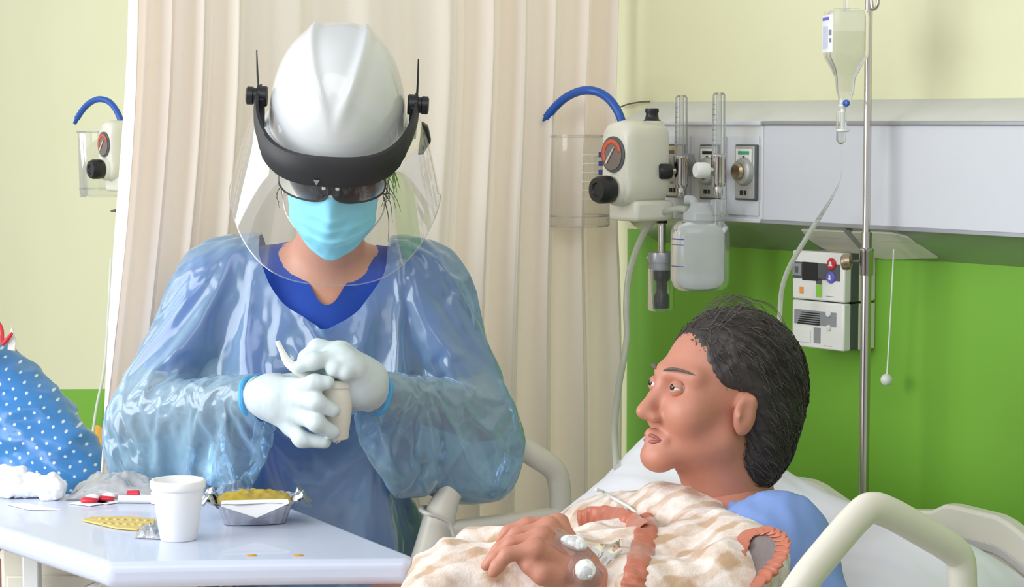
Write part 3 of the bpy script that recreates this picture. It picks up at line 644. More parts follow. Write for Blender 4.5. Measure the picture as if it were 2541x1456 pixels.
def curtain():
    u0 = PW(1540, 300, .03)[0]; NS, NZ = 420, 40; z0, z1 = .12, 2.05
    ph = [0]; ss = [i/(NS-1) for i in range(NS)]
    def sm(a, b_, x): t = max(0, min(1, (x-a)/(b_-a))); return t*t*(3-2*t)
    Ltop, Lbot = 1.075, 1.155
    A = []; 
    for i in range(NS):
        s = ss[i]
        fr = 12.5*(1-sm(.33, .42, s))+6.5*sm(.33, .42, s)*(1-sm(.76, .84, s))+15*sm(.76, .84, s)
        ph.append(ph[-1]+2*math.pi*fr*1.1/NS); A.append(.024*(1-sm(.33, .45, s))+.010*sm(.33, .45, s)*(1-sm(.74, .84, s))+.023*sm(.74, .84, s))
    v = []
    for j in range(NZ):
        tz = j/(NZ-1); z = z1+(z0-z1)*tz
        for i in range(NS):
            s = ss[i]; Ls = Ltop+(Lbot-Ltop)*sm(0, 1, (1.85-z)/1.1)
            p = ph[i]+.5*math.sin(3*z+s*9)+.25*math.sin(7*z+s*5); amp = A[i]*(.75+.45*tz+.25*noise.noise(Vector((s*9, z*1.2, 3))))
            d = amp*(math.sin(p)+.35*math.sin(2*p+1.3+z*.8)+.15*math.sin(3.7*p+2))
            n_ = s*Ls+.35*amp*math.cos(p)
            v.append(wl(u0+d+.01*noise.noise(Vector((s*6, z*1.5, 0)))-.03*sm(.5, 1, (1.55-z)/.5)*0, .03+n_, z))
    f = [(j*NS+i, j*NS+i+1, (j+1)*NS+i+1, (j+1)*NS+i) for j in range(NZ-1) for i in range(NS-1)]
    c = thing('privacy_curtain', 'cream pleated privacy curtain hanging behind the standing nurse', 'curtain', wl(u0, .5, z0))
    g = G(); g.add(v, f); g.build('cloth', 'curtain_cloth', c, angle=180, weld=False)
    g = G(); g.tube([wl(u0, .0, 2.07), wl(u0, 1.3, 2.07)], .012, 10, sub=1); g.build('rail', 'alu', c)
    for i in range(10):
        g = G(); g.tube([wl(u0, .06+i*.11, 2.02), wl(u0, .06+i*.11, 2.07)], .003, 8, sub=1); g.build('hook', 'alu', c)
curtain()
# ================================================================== hospital bed
M('rail_plastic', (224, 219, 205), .36, var=.02); M('sheet_white', (228, 229, 234), .75, var=.02, bump=.15, bscale=60, dist=.002); M('bed_frame', (196, 196, 190), .4)
def PB(px, py, w):        # pixel -> (s, z) in a vertical plane along the bed at w
    o = bd(0, w, 0); d = ray(px, py); t = (o-C0).dot(U)/d.dot(U); p = C0+d*t; return (p-BA).dot(N), p.z
def bed():
    b = thing('hospital_bed', 'hospital bed with cream plastic side rails and headboard under the green wall', 'bed', bd(.8, .475, 0))
    # near rail loop
    w0 = 0.0
    P = [(1900, 1600), (1985, 1456), (2050, 1372), (2128, 1282), (2165, 1260), (2215, 1276), (2300, 1324), (2362, 1362), (2384, 1392), (2388, 1456), (2392, 1600)]
    pts = []
    for p in P: s, z = PB(*p, w0); pts.append(bd(s, w0, z))
    g = G(); g.tube(pts, .0215, 20, flat=.9, flatdir=U); nr = g.build('side_rail', 'rail_plastic', b)
    s0, z0 = PB(1880, 1640, w0); s1, z1 = PB(2420, 1640, w0)
    g = G(); g.box(bd((s0+s1)/2, w0, z0-.03), (abs(s1-s0)/2+.04, .022, .05), (N, U, Z)); g.build('rail_base', 'rail_plastic', nr, bevel=.015, bseg=3)
    wf = .955
    P = [(1395, 1345), (1392, 1290), (1388, 1205), (1374, 1164), (1335, 1136), (1258, 1092), (1205, 1105), (1155, 1160), (1115, 1225), (1092, 1280), (1072, 1360), (1040, 1470)]
    pts = []
    for p in P: s, z = PB(*p, wf); pts.append(bd(s, wf, z))
    g = G(); g.tube(pts, [.0205]*7+[.021, .022, .028, .031, .034], 20, flat=.85, flatdir=U); fr = g.build('side_rail', 'rail_plastic', b)
    a = PB(1085, 1330, wf); c = PB(1520, 1330, wf)
    g = G(); g.box(bd((a[0]+c[0])/2, wf, a[1]-.012), (abs(a[0]-c[0])/2, .02, .034), (N, U, Z)); g.build('rail_base', 'rail_plastic', fr, bevel=.012, bseg=3)
    for w in (0, .95):
        for s in (.1, .3):
            g = G(); g.tube([bd(s, w*.94+.03, .5), bd(s, w, .78)], .016, 10, sub=1); g.build('rail_arm', 'bed_frame', b)
    # headboard
    oh = (bd(-.37, 0, 0)-W0).dot(N)
    top = [(1690, 1150), (1780, 1152), (1930, 1171), (2030, 1188), (2056, 1200), (2120, 1244), (2160, 1262), (2340, 1262), (2372, 1247), (2396, 1249), (2500, 1274), (2530, 1290), (2600, 1345), (2680, 1375)]
    poly = [PWp(x, y, oh) for x, y in top]
    lo = [Vector((p.x, p.y, .5)) for p in (poly[-1], poly[0])]
    g = G(); g.prism(poly+lo, N*.03); g.build('headboard', 'rail_plastic', b, bevel=.006, bseg=3)
    g = G(); g.prism([p+N*.03-Z*.045 for p in poly]+[p+N*.03-Z*.058 for p in poly[::-1]], N*.004); g.build('headboard_groove', 'bed_frame', b, bevel=.001)
    # frame and legs
    g = G(); g.box(bd(.75, .475, .42), (1.05, .40, .03), (N, U, Z)); g.build('base_frame', 'bed_frame', b, bevel=.01)
    for s in (-.2, 1.7):
        for w in (.12, .83):
            g = G(); g.tube([bd(s, w, .42), bd(s, w, .09)], .022, 12, sub=1); lg = g.build('leg', 'bed_frame', b)
            g = G(); g.lathe([(.02, -.016), (.06, -.016), (.06, .016), (.02, .016)], bd(s, w, .06), U, 24); g.build('castor', 'dark_grey', lg)
    g = G(); g.box(bd(1.85, .475, .62), (.02, .42, .25), (N, U, Z)); g.build('footboard', 'rail_plastic', b, bevel=.02, bseg=3)
bed()
def mattress():
    def fn(t, w_):
        pass
    prof = [(-.30, .80), (.2, .70), (.55, .62), (.75, .60), (1.8, .60)]   # top line s,z
    v = []; f = []
    m = len(prof)
    for s, z in prof:
        for w, dz in ((.06, 0), (.89, 0), (.89, -.13), (.06, -.13)): v.append(bd(s, w, z+dz))
    for i in range(m-1):
        for j in range(4): f.append((i*4+j, i*4+(j+1) % 4, (i+1)*4+(j+1) % 4, (i+1)*4+j))
    f.append((3, 2, 1, 0)); f.append(tuple(range((m-1)*4, m*4)))
    g = G(); g.add(v, f); o = g.build('mattress', 'sheet_white', bevel=.03, bseg=4); bm = bmesh.new(); bm.from_mesh(o.data); bmesh.ops.recalc_face_normals(bm, faces=bm.faces); bm.to_mesh(o.data); bm.free()
    tag(o, 'white sheeted mattress of the hospital bed under the blanket', 'mattress')
mattress()
def pillow():
    c = bd(-.085, .475, .834); ea = (-U*.95+N*.27+Z*.28).normalized(); eb = (N*.86-Z*.42).normalized(); eb = (eb-ea*eb.dot(ea)).normalized(); ec = ea.cross(eb)
    if ec.z < 0: ec = -ec
    LA, LB, T = .37, .20, .102
    n = 61; V = []; F = []
    for side in (1, -1):
        for j in range(n):
            b_ = -1+2*j/(n-1)
            for i in range(n):
                a = -1+2*i/(n-1)
                h = ((1-a**4)*(1-b_**4))**.5
                wr = .006*noise.noise(Vector((a*3+b_*2, b_*7, 1.5+side)))+.004*noise.noise(Vector((a*14, b_*3, 5)))*(1-h*.7)
                dent = .07*math.exp(-((a+.05)/.36)**2-((b_-.0)/1.2)**2) if side > 0 else 0
                pin = 1-.05*abs(b_)**3*(1-abs(a)) ; pin2 = 1-.06*abs(a)**3*(1-abs(b_))
                V.append(c+ea*(LA*a*pin2)+eb*(LB*b_*pin)+ec*(side*T*h*(1.15-.15*a)-dent*h+wr*h))
    for k in range(2):
        o = k*n*n
        for j in range(n-1):
            for i in range(n-1):
                q = (o+j*n+i, o+j*n+i+1, o+(j+1)*n+i+1, o+(j+1)*n+i); F.append(q if k == 0 else q[::-1])
    g = G(); g.add(V, F); p = g.build('pillow', 'sheet_white', angle=180); tag(p, 'large soft white pillow behind the patient in the bed', 'pillow')
    # sheet tucked over the raised back section behind the pillow
pillow()
M('cord_grey', (214, 212, 206), .5)
g = G(); g.tube([bd(*((lambda q: (q[0], w_, q[1]))(PB(x, y, w_)))) for x, y, w_ in ((1075, 1262, .995), (1052, 1258, .985), (1044, 1264, .95), (1058, 1274, .918), (1092, 1284, .912), (1114, 1298, .912), (1124, 1320, .912), (1130, 1350, .912), (1128, 1420, .912))], .0036, 10); tag(g.build('cable', 'cord_grey'), 'grey cable looped over the far bed rail beside the nurse', 'cable')
# ================================================================== nurse
M('skin_light', (206, 150, 126), .5, var=.05, scale=60, bump=.1, bscale=300, dist=.0006, sss=.08); M('scrubs', (16, 66, 164), .85, var=.1, scale=90, bump=.15, bscale=500, dist=.0006, sheen=.2)
M('glove', (202, 214, 216), .5, var=.03, scale=80, bump=.25, bscale=140, dist=.0008, sss=.05)
M('mask_blue', (140, 216, 244), .8, var=.03, scale=120, bump=.1, bscale=600, dist=.0004); M('mask_white', (228, 236, 240), .8)
M('helmet_white', (210, 212, 213), .22, var=.01, coat=.5); M('hair_dark', (44, 34, 30), .6, var=.3, scale=300)
M('bracket_black', (30, 30, 33), .5, var=.15, scale=200, bump=.2, bscale=400, dist=.0004)
FILM('gown_film', (190, 224, 253), (184, 226, 251), .33, rough=.17, gloss=1.5, transl=.4, edge=.6, nscale=9, nvar=.14)
FILM('visor_film', (253, 254, 254), (240, 244, 246), .02, rough=.05, gloss=.32, transl=.4, edge=.06)
FILM('lens_tint', (96, 92, 98), (36, 36, 40), .45, rough=.05, gloss=1.0, transl=.2)
TH = math.radians(25); RO = math.radians(3.5)
hf = Vector((0, -math.cos(TH), -math.sin(TH))); _r = Vector((1, 0, 0)); _u = Vector((0, -math.sin(TH), math.cos(TH)))
hr = _r*math.cos(RO)-_u*math.sin(RO); hu = _u*math.cos(RO)+_r*math.sin(RO)
HO = PY(824, 468, 3.52)-hf*.095
def hl(x, fw, up): return HO+hr*x+hf*fw+hu*up
HB = [tuple(hr), tuple(hf), tuple(hu)]
cx = -.328
SL = Vector((cx-.172, 3.77, 1.272)); EL = PY(352, 1030, 3.70); WL = PY(640, 985, 3.52)
SR = Vector((cx+.172, 3.77, 1.272)); ER = PY(1200, 1038, 3.72); WR = PY(925, 975, 3.52)
nurse = thing('person', 'standing nurse in blue plastic gown, looking down at a cup', 'person', (cx, 3.78, 0))
def boundary_smooth(v, f, it=6):
    E = np.concatenate([f[:, [0, 1]], f[:, [1, 2]], f[:, [2, 3]], f[:, [3, 0]]]); Es = np.sort(E, 1)
    u, c = np.unique(Es, axis=0, return_counts=True); b = u[c == 1]
    for _ in range(it):
        s = np.zeros_like(v); n = np.zeros(len(v)); np.add.at(s, b[:, 0], v[b[:, 1]]); np.add.at(s, b[:, 1], v[b[:, 0]]); np.add.at(n, b[:, 0], 1); np.add.at(n, b[:, 1], 1)
        m = n == 2; v = v.copy(); v[m] += .5*(s[m]/2-v[m])
    return v
def cut(v, f, keep):
    kf = keep[f].all(1); f = f[kf]; used = np.unique(f); mp = np.full(len(v), -1); mp[used] = np.arange(len(used)); return v[used], mp[f]
def nurse_body():
    b = Blob(.03); nb = Vector((cx+.012, 3.76, 1.30))
    b.ell(hl(0, -.012, .03), (.074, .094, .095), HB).ell(hl(0, .045, -.055), (.056, .052, .062), HB).ell(hl(0, .05, -.01), (.066, .054, .06), HB)
    b.cap(hl(0, .096, .0), hl(0, .118, -.042), .010, .015, k=.012).cap(hl(0, .075, -.105), hl(0, .08, -.1), .025)
    for s in (-1, 1):
        b.ell(hl(.073*s, -.012, -.02), (.012, .02, .032), HB, k=.008)
        b.ell(hl(.034*s, .105, .0), (.016, .012, .010), HB, k=.012, sub=True)
    b.cap(hl(0, -.025, -.07), nb, .055, .058)
    b.ell((cx, 3.77, 1.16), (.16, .10, .17)).cap(SL, SR, .052).cap(nb, SL, .05, .045).cap(nb, SR, .05, .045)
    b.ell((cx, 3.77, .98), (.13, .095, .17)).ell((cx, 3.78, .86), (.155, .11, .13))
    for s in (-1, 1):
        b.cap((cx+s*.085, 3.78, .82), (cx+s*.09, 3.79, .46), .08, .055).cap((cx+s*.09, 3.79, .46), (cx+s*.09, 3.81, .08), .052, .036).cap((cx+s*.09, 3.81, .045), (cx+s*.1, 3.68, .035), .042, .034)
    b.cap(SL, EL, .047, .040).cap(EL, WL, .040, .027).cap(SR, ER, .047, .040).cap(ER, WR, .040, .027)
    v, f = b.mesh(.008); v = relax(v, f, 2); sdf_obj('body', v, f, 'skin_light', nurse)
    # scrubs
    c = Blob(.03); c.ell((cx, 3.77, 1.16), (.17, .11, .175)).cap(SL, SR, .058).cap(Vector((cx, 3.77, 1.29)), SL, .055, .052).cap(Vector((cx, 3.77, 1.29)), SR, .055, .052)
    c.ell((cx, 3.77, .98), (.145, .108, .18)).ell((cx, 3.78, .86), (.168, .122, .14))
    for s in (-1, 1): c.cap((cx+s*.085, 3.78, .82), (cx+s*.09, 3.79, .46), .09, .07).cap((cx+s*.09, 3.79, .46), (cx+s*.09, 3.81, .10), .07, .058)
    c.cap(SL, SL.lerp(EL, .62), .054, .050).cap(SR, SR.lerp(ER, .62), .054, .052)
    v, f = c.mesh(.009); v = relax(v, f, 2); n = normals(v, f); v = v+n*(fbm(v, (9, 9, 5), 3, 2)*.004)[:, None]
    zV = 1.238; xv = cx+.02
    keep = ~((np.abs(v[:, 0]-xv) < .62*(v[:, 2]-zV)) & (v[:, 2] < 1.5)) | (v[:, 1] > 3.80)
    v, f = cut(v, f, keep); v = boundary_smooth(v, f, 12)
    sdf_obj('scrubs', v, f, 'scrubs', nurse)
    for s in (-1, 1):
        g = G(); g.lathe([(.001, -.02), (.06, -.02), (.06, .0), (.001, .02)], (cx+s*.095, 3.76, .02), Z, 20); 
nurse_body()
def nurse_gown():
    b = Blob(.05)
    b.ell((cx, 3.757, 1.15), (.185, .132, .2)).cap(SL+Vector((-.0, 0, -.004)), SR+Vector((0, 0, -.004)), .070).cap((cx, 3.77, 1.29), SL, .07, .07).cap((cx, 3.77, 1.29), SR, .07, .07)
    b.cap((cx+.005, 3.76, 1.08), (cx+.005, 3.765, .55), .160, .19, flat=((0, 1, 0), .8))
    k = .035
    b.cap(SL, EL, .072, .072, k=k).cap(EL, PY(560, 1005, 3.58), .073, .060, k=k).cap(PY(560, 1005, 3.58), WL, .06, .034, k=.02)
    b.cap(PY(395, 1065, 3.69), PY(545, 1090, 3.61), .048, .042, k=k).cap(PY(545, 1090, 3.61), PY(640, 1045, 3.54), .040, .03, k=k)
    b.cap(SR, ER, .070, .064, k=k).cap(ER, PY(1020, 1005, 3.6), .066, .058, k=k).cap(PY(1020, 1005, 3.6), WR, .058, .034, k=.02)
    b.cap(PY(1170, 1058, 3.69), PY(1040, 1085, 3.62), .044, .044, k=k).cap(PY(1040, 1085, 3.62), PY(925, 1040, 3.56), .042, .03, k=k)
    v, f = b.mesh(CLOTH_H); v = relax(v, f, 3)
    xc, zc = -.3147, 1.351
    keep = ~((((v[:, 0]-xc)/.107)**2+((v[:, 2]-zc)/.096)**2 < 1) & (v[:, 1] < 3.84)) & ~((v[:, 2] > 1.345) & (np.abs(v[:, 0]-xc) < .09)) & (v[:, 2] > .66)
    for w, e in ((WL, EL), (WR, ER)):
        ax = np.array((w-e).normalized()); t = (v-np.array(w))@ax; r = np.linalg.norm(v-np.array(w), axis=1); keep &= ~((t > .012) & (r < .09))
    v, f = cut(v, f, keep); v = boundary_smooth(v, f, 10)
    n = normals(v, f); v = v+n*(fbm(v, 22, 2, 5)*.006)[:, None]
    pin = np.zeros(len(v))
    for w in (WL, WR): r = np.linalg.norm(v-np.array(w), axis=1); pin = np.maximum(pin, np.clip((.052-r)/.012, 0, 1))
    pin = np.maximum(pin, np.clip((v[:, 2]-1.30)/.03, 0, 1)*.55*(np.abs(v[:, 0]-cx) < .16))
    o = sdf_obj('gown', v, f, 'gown_film', nurse)
    # body the cloth rests on
    q = Blob(.03); q.ell((cx, 3.77, 1.16), (.172, .112, .175)).cap(SL, SR, .060).cap(Vector((cx, 3.77, 1.29)), SL, .057, .055).cap(Vector((cx, 3.77, 1.29)), SR, .057, .055)
    q.ell((cx, 3.77, .98), (.147, .110, .18)).ell((cx, 3.78, .84), (.17, .124, .18)).cap(SL, EL, .054, .046).cap(EL, WL, .046, .030).cap(SR, ER, .054, .046).cap(ER, WR, .046, .030)
    cv, cf = q.mesh(.016); co = sdf_obj('cloth_collider', cv, cf, 'scrubs')
    cm = co.modifiers.new('col', 'COLLISION'); co.collision.thickness_outer = .004; co.collision.cloth_friction = 6
    vg = o.vertex_groups.new(name='pin')
    for i in np.nonzero(pin > 0)[0]: vg.add([int(i)], float(pin[i]), 'REPLACE')
    md = o.modifiers.new('cloth', 'CLOTH'); st = md.settings
    st.quality = 6; st.mass = .12; st.tension_stiffness = 18; st.compression_stiffness = 18; st.shear_stiffness = 6; st.bending_stiffness = .03
    st.tension_damping = 12; st.compression_damping = 12; st.shear_damping = 8; st.bending_damping = .6; st.air_damping = 2.0
    st.effector_weights.gravity = .55; st.vertex_group_mass = 'pin'; st.pin_stiffness = 1; st.shrink_min = -CLOTH_GROW; st.shrink_max = -CLOTH_GROW
    md.collision_settings.distance_min = .004; md.collision_settings.collision_quality = 2; md.collision_settings.use_self_collision = False
    md.point_cache.frame_start = 1; md.point_cache.frame_end = CLOTH_N+2
    SC.frame_start = 1; SC.frame_end = CLOTH_N+2
    for fr in range(1, CLOTH_N+1): SC.frame_set(fr)
    dg = bpy.context.evaluated_depsgraph_get(); me = bpy.data.meshes.new_from_object(o.evaluated_get(dg)); me.name = 'gown'
    o.modifiers.clear(); o.vertex_groups.clear(); o.data = me; me.shade_smooth()
    bpy.data.objects.remove(co); SC.frame_set(1)
    s2 = o.modifiers.new('sub', 'SUBSURF'); s2.levels = 1; s2.render_levels = 1
    for w, e in ((WL, EL), (WR, ER)):
        ax = (w-e).normalized(); a = ax.orthogonal().normalized(); q = ax.cross(a); g = G()
        M('cuff_blue', (76, 164, 220), .6) if 'cuff_blue' not in MATS else None
        g.tube([w-ax*.004+(a*math.cos(t)+q*math.sin(t))*(.0345+.0015*math.sin(5*t)) for t in [i*2*math.pi/24 for i in range(24)]], .0045, 8, closed=True, sub=2); g.build('gown_cuff', 'cuff_blue', nurse)
CLOTH_H, CLOTH_N, CLOTH_GROW = .0088, 22, .14
nurse_gown()
def gloves():
    b = Blob(.010); Q = lambda *p: PY(*p)
    wr = WL; b.cap(wr, Q(690, 988, 3.47), .031, .030, k=.02)
    K = [Q(728, 962, 3.462), Q(733, 990, 3.452), Q(731, 1024, 3.452), Q(722, 1056, 3.462)]
    for k_ in K: b.cap(Q(672, 985, 3.485), k_, .027, .0145, k=.018)
    b.chain([K[0], Q(780, 950, 3.420), Q(814, 949, 3.421)], [.0145, .0122, .0108]).chain([K[1], Q(786, 998, 3.416), Q(828, 1018, 3.424)], [.0145, .0122, .0108])
    b.chain([K[2], Q(785, 1050, 3.418), Q(828, 1072, 3.430)], [.0142, .0120, .0105]).chain([K[3], Q(748, 1090, 3.440), Q(806, 1097, 3.440)], [.0135, .0115, .010])
    b.chain([Q(680, 965, 3.50), Q(742, 950, 3.525), Q(800, 962, 3.522), Q(835, 975, 3.516)], [.024, .016, .013, .011])
    v, f = b.mesh(.0024); v = relax(v, f, 2); n = normals(v, f); v = v+n*(fbm(v, (60, 60, 25), 2, 4, True)*.0009)[:, None]
    sdf_obj('glove', v, f, 'glove', nurse)
    g = G(); ax = (WL-EL).normalized(); a = ax.orthogonal().normalized(); q = ax.cross(a)
    g.tube([WL+ax*.004+(a*math.cos(t)+q*math.sin(t))*.0315 for t in [i*2*math.pi/24 for i in range(24)]], .002, 8, closed=True, sub=2); g.build('glove_cuff', 'glove', nurse)
    b = Blob(.010); b.cap(WR, Q(895, 955, 3.485), .032, .033, k=.02)
    K = [Q(848, 872, 3.468), Q(845, 884, 3.450), Q(862, 896, 3.444), Q(882, 915, 3.446)]
    for k_ in K: b.cap(Q(898, 945, 3.487), k_, .031, .0145, k=.02)
    b.chain([K[0], Q(787, 862, 3.466), Q(760, 888, 3.462), Q(752, 906, 3.455)], [.0145, .0125, .011, .010])
    b.chain([K[1], Q(780, 896, 3.430), Q(745, 908, 3.428)], [.0145, .0122, .0105])
    b.chain([K[2], Q(830, 915, 3.430), Q(818, 944, 3.475)], [.0142, .0122, .0105], k=.006)
    b.chain([K[3], Q(858, 924, 3.430), Q(848, 946, 3.475)], [.0135, .0115, .010], k=.006)
    b.chain([Q(890, 975, 3.50), Q(845, 935, 3.515), Q(785, 915, 3.49), Q(757, 912, 3.462)], [.026, .017, .013, .011])
    v, f = b.mesh(.0024); v = relax(v, f, 2); n = normals(v, f); v = v+n*(fbm(v, 50, 2, 8, True)*.0008)[:, None]
    sdf_obj('glove', v, f, 'glove', nurse)
gloves()
M('foam_white', (238, 236, 224), .6, var=.02, scale=300, bump=.12, bscale=500, dist=.0005); M('foam_bright', (240, 240, 242), .6, var=.015, scale=300, bump=.12, bscale=500, dist=.0005)
def cup(name, label, o, ax, H, rt, rb, mat):
    g = G(); t = .0035; lip = .0014
    g.lathe([(.001, 0), (rb-.002, 0), (rb, .002), (rt-.0015, H-.014), (rt+lip-.001, H-.013), (rt+lip, H-.011), (rt+lip, H-.002), (rt+lip-.002, H), (rt-t+.001, H), (rt-t, H-.002), (rb-t, .006), (.001, .006)], o, ax, 48, caps=False)
    c = g.build(name, mat, angle=50); return tag(c, label, 'cup')
top = PY(829, 938, 3.468); bot = PY(823, 1087, 3.468)
cup('foam_cup', 'small white foam cup held in the gloved hands of the nurse', bot, top-bot, (top-bot).length, .0345, .0265, 'foam_white')
# peeled strip pinched over the held cup
g = G(); pts = [PY(688, 846, 3.46), PY(700, 872, 3.452), PY(716, 900, 3.440), PY(745, 920, 3.436), PY(790, 938, 3.445), PY(822, 946, 3.465)]
g.tube(pts, [.004, .005, .008, .0095, .0085, .005], 10, flat=.22, flatdir=(.3, -.9, .5)); tag(g.build('peeled_wrapper', 'plastic_white'), 'crumpled white strip pinched by the nurse over the held cup', 'wrapper')
g = G(); g.grid(lambda a, b_: PY(815+a*30, 1086+b_*16*(1-abs(a-.6)), 3.443-.006*math.sin(a*5+b_*3)), 6, 5); tag(g.build('film_scrap', 'clear_plastic'), 'tiny clear film scrap hanging under the held cup', 'film')
# ------------------------------------------------------------------ hard hat with visor
def helmet():
    h = thing('hard_hat', 'white hard hat with black visor bracket and clear face shield worn by nurse', 'helmet', hl(0, 0, .07))
    A, Bf, H = .110, .145, .160; up0 = .066
    def dome(az, el, k=1.0):
        ce, se = math.cos(el), math.sin(el); x = A*ce**.74*math.sin(az); fw = Bf*ce**.74*math.cos(az)-.006; z = H*se**.95
        # V ridges running from the front up over the crown
        if fw > -.10 and se > .02:
            t = max(0, min(1, (se-.30)/.68)); xr = .006+.040*t; e = math.exp(-((abs(x)-xr)/.011)**2)
            amp = .0065*max(0, min(1, (se-.22)/.3))*(1 if fw > -.06 else max(0, (fw+.10)/.04)); z += amp*e*1.25; fw += amp*e*.6*ce
        return hl(x*k, fw*k, up0+z*k)
    na, ne = 120, 56
    g = G(); v = [dome(2*math.pi*i/na, (math.pi/2)*j/ne) for j in range(ne) for i in range(na)]; v.append(dome(0, math.pi/2)); f = []
    for j in range(ne-1):
        for i in range(na): f.append((j*na+i, j*na+(i+1) % na, (j+1)*na+(i+1) % na, (j+1)*na+i))
    for i in range(na): f.append(((ne-1)*na+i, (ne-1)*na+(i+1) % na, ne*na))
    g.add(v, f); sh = g.build('shell', 'helmet_white', h, angle=180)
    # brim lip and short peak
    def brim(t, w):
        az = 2*math.pi*t; pk = max(0, math.cos(az))**3; ro = [0, .010, .011, .006][round(w*3)]; dz = [.004, -.004, -.009, -.010][round(w*3)]
        x = (A+ro)*math.sin(az); fw = (Bf+ro)*math.cos(az)-.006+(pk*.018 if ro > .002 else 0); return hl(x, fw, up0+dz-(pk*.004 if ro > .002 else 0))
    g = G(); g.grid(brim, 80, 4, True); g.build('brim', 'helmet_white', h, angle=60, solid=.002)
    # black bracket
    def br(t, w, r):
        ph = math.radians(-97+194*t); c, s = math.cos(ph), math.sin(ph); side = abs(s)**3
        upc = .070+.038*abs(s)**4; hh = .0195*(1-.25*side); x = (.1235+.005*c)*math.copysign(abs(s)**.85, s); fw = (.163*(max(c, 0))**.8 if c > 0 else .163*c)
        return hl(x*(1+r), fw*(1+r)+(.006*(1-w) if c > .5 else 0), upc-hh+2*hh*w-.006*max(0, c)*(1-w))
    for nm, t0, t1 in (('bracket_band', .24, .76), ('bracket_arm', 0, .25), ('bracket_arm', .75, 1)):
        g = G(); n_ = 30; prof = [(0, 0), (0, .06), (.25, .085), (.75, .085), (1, .05), (1, 0)]
        g.grid(lambda t, w: br(t0+(t1-t0)*t, prof[round(w*5)][0], prof[round(w*5)][1] if nm == 'bracket_band' else prof[round(w*5)][1]*.7), n_, 6); g.build(nm, 'bracket_black', h, angle=30)
    g = G(); g.prism([hl(x, .182, z) for x, z in ((-.024, .058), (-.014, .058), (-.019, .049))], hf*.0012); g.build('bracket_mark', 'mid_grey', h)
    for s in (-1, 1):
        c0 = hl(.112*s, .004, .112)
        g = G(); g.lathe([(.015, 0), (.0165, .002), (.0165, .016), (.013, .017), (.013, .022), (.0145, .023), (.0145, .032), (.011, .034)], c0, hr*s, 28); g.build('pivot_knob', 'black_plastic', h, angle=35)
        g = G(); g.box(hl(.122*s, .012, .088), (.006, .012, .028), (hr, hf, hu)); g.build('pivot_plate', 'bracket_black', h, bevel=.002)
        e = hl(.126*s, .0, .118)
        g = G(); g.tube([e-hu*.01, e+Z*.03+hr*.002*s, e+Z*.066+hr*.003*s], [.0042, .0034, .0022], 8, flat=.5, flatdir=hr, sub=3); g.build('strap_tail', 'black_plastic', h)
    g = G(); g.prism([hl(.136, .0, .078), hl(.146, -.01, .066), hl(.152, -.02, .036), hl(.140, -.02, .012), hl(.132, .0, .020)], hf*-.012); g.build('side_clip', 'black_plastic', h, bevel=.002)
    # clear visor
    def vis(t, w):
        ph = math.radians(-104+208*t); c, s = math.cos(ph), math.sin(ph); flare = w**.7
        x = (.130+.042*flare)*math.copysign(abs(s)**.9, s); fw = (.168+.012*flare)*(c if c > 0 else c*.6)
        low = -.128+.075*abs(s)**3.2; top = .055+.03*abs(s)**4
        return hl(x, fw, top+(low-top)*w)
    g = G(); g.grid(vis, 72, 20); vs = g.build('visor', 'visor_film', h, angle=180)
    rim = [vis(i/40, 1) for i in range(41)]; g = G(); g.tube(rim, .0009, 6, sub=2); g.build('visor_edge', 'clear_plastic', h)
    for t in (0, 1): g = G(); g.tube([vis(t, j/10) for j in range(11)], .0009, 6, sub=1); g.build('visor_edge', 'clear_plastic', h)
helmet()
def glasses():
    g_ = thing('safety_glasses', 'dark tinted safety glasses worn by the nurse above the mask', 'glasses', hl(0, .12, 0))
    def sf(x, up): return hl(x*1.07, .132-5.2*x*x-.25*(up-.0)**2*10, up+.016)
    for s in (-1, 1):
        def lens(t, w):
            a = 2*math.pi*t; c, q = math.cos(a), math.sin(a); e = .72; X = s*.041+.038*w*math.copysign(abs(c)**e, c); Y = -.001+(.021 if q > 0 else .023)*w*math.copysign(abs(q)**e, q)
            return sf(X, Y)
        g = G(); g.grid(lambda t, w: lens(t, .02+.98*w), 36, 6, True); g.build('lens', 'lens_tint', g_, angle=180)
        g = G(); g.tube([lens(i/36, 1.0) for i in range(36)], .0016, 8, closed=True, sub=1); g.build('lens_rim', 'bracket_black', g_)
        g = G(); g.tube([sf(s*.078, .012), hl(s*.09, .05, .008), hl(s*.086, -.02, .0)], [.004, .003, .003], 8, flat=.6); g.build('temple', 'bracket_black', g_)
        g = G(); g.tube([sf(s*(.012+.062*i/6), .0135-.004*(i/6)) +hf*.002 for i in range(7)], .0020, 8, sub=2); g.build('trim_strip', 'plastic_white', g_)
        g = G(); g.box(sf(s*.010, .006)+hf*.002, (.003, .002, .005), (hr, hf, hu)); g.build('nose_pad', 'plastic_white', g_, bevel=.001)
    g = G(); g.tube([sf(-.076+.152*i/16, .0215)+hf*.001 for i in range(17)], .0042, 10, sub=1); g.build('brow_bar', 'bracket_black', g_)
    g = G(); g.box(sf(-.011, .0205)+hf*.006, (.0125, .002, .0048), (hr, hf, hu)); bx = g.build('logo_plate', 'black_plastic', g_, bevel=.001)
    g = G(); g.box(sf(-.011, .0205)+hf*.0084, (.009, .0005, .0016), (hr, hf, hu)); g.build('logo_mark', 'green_label', bx)
glasses()
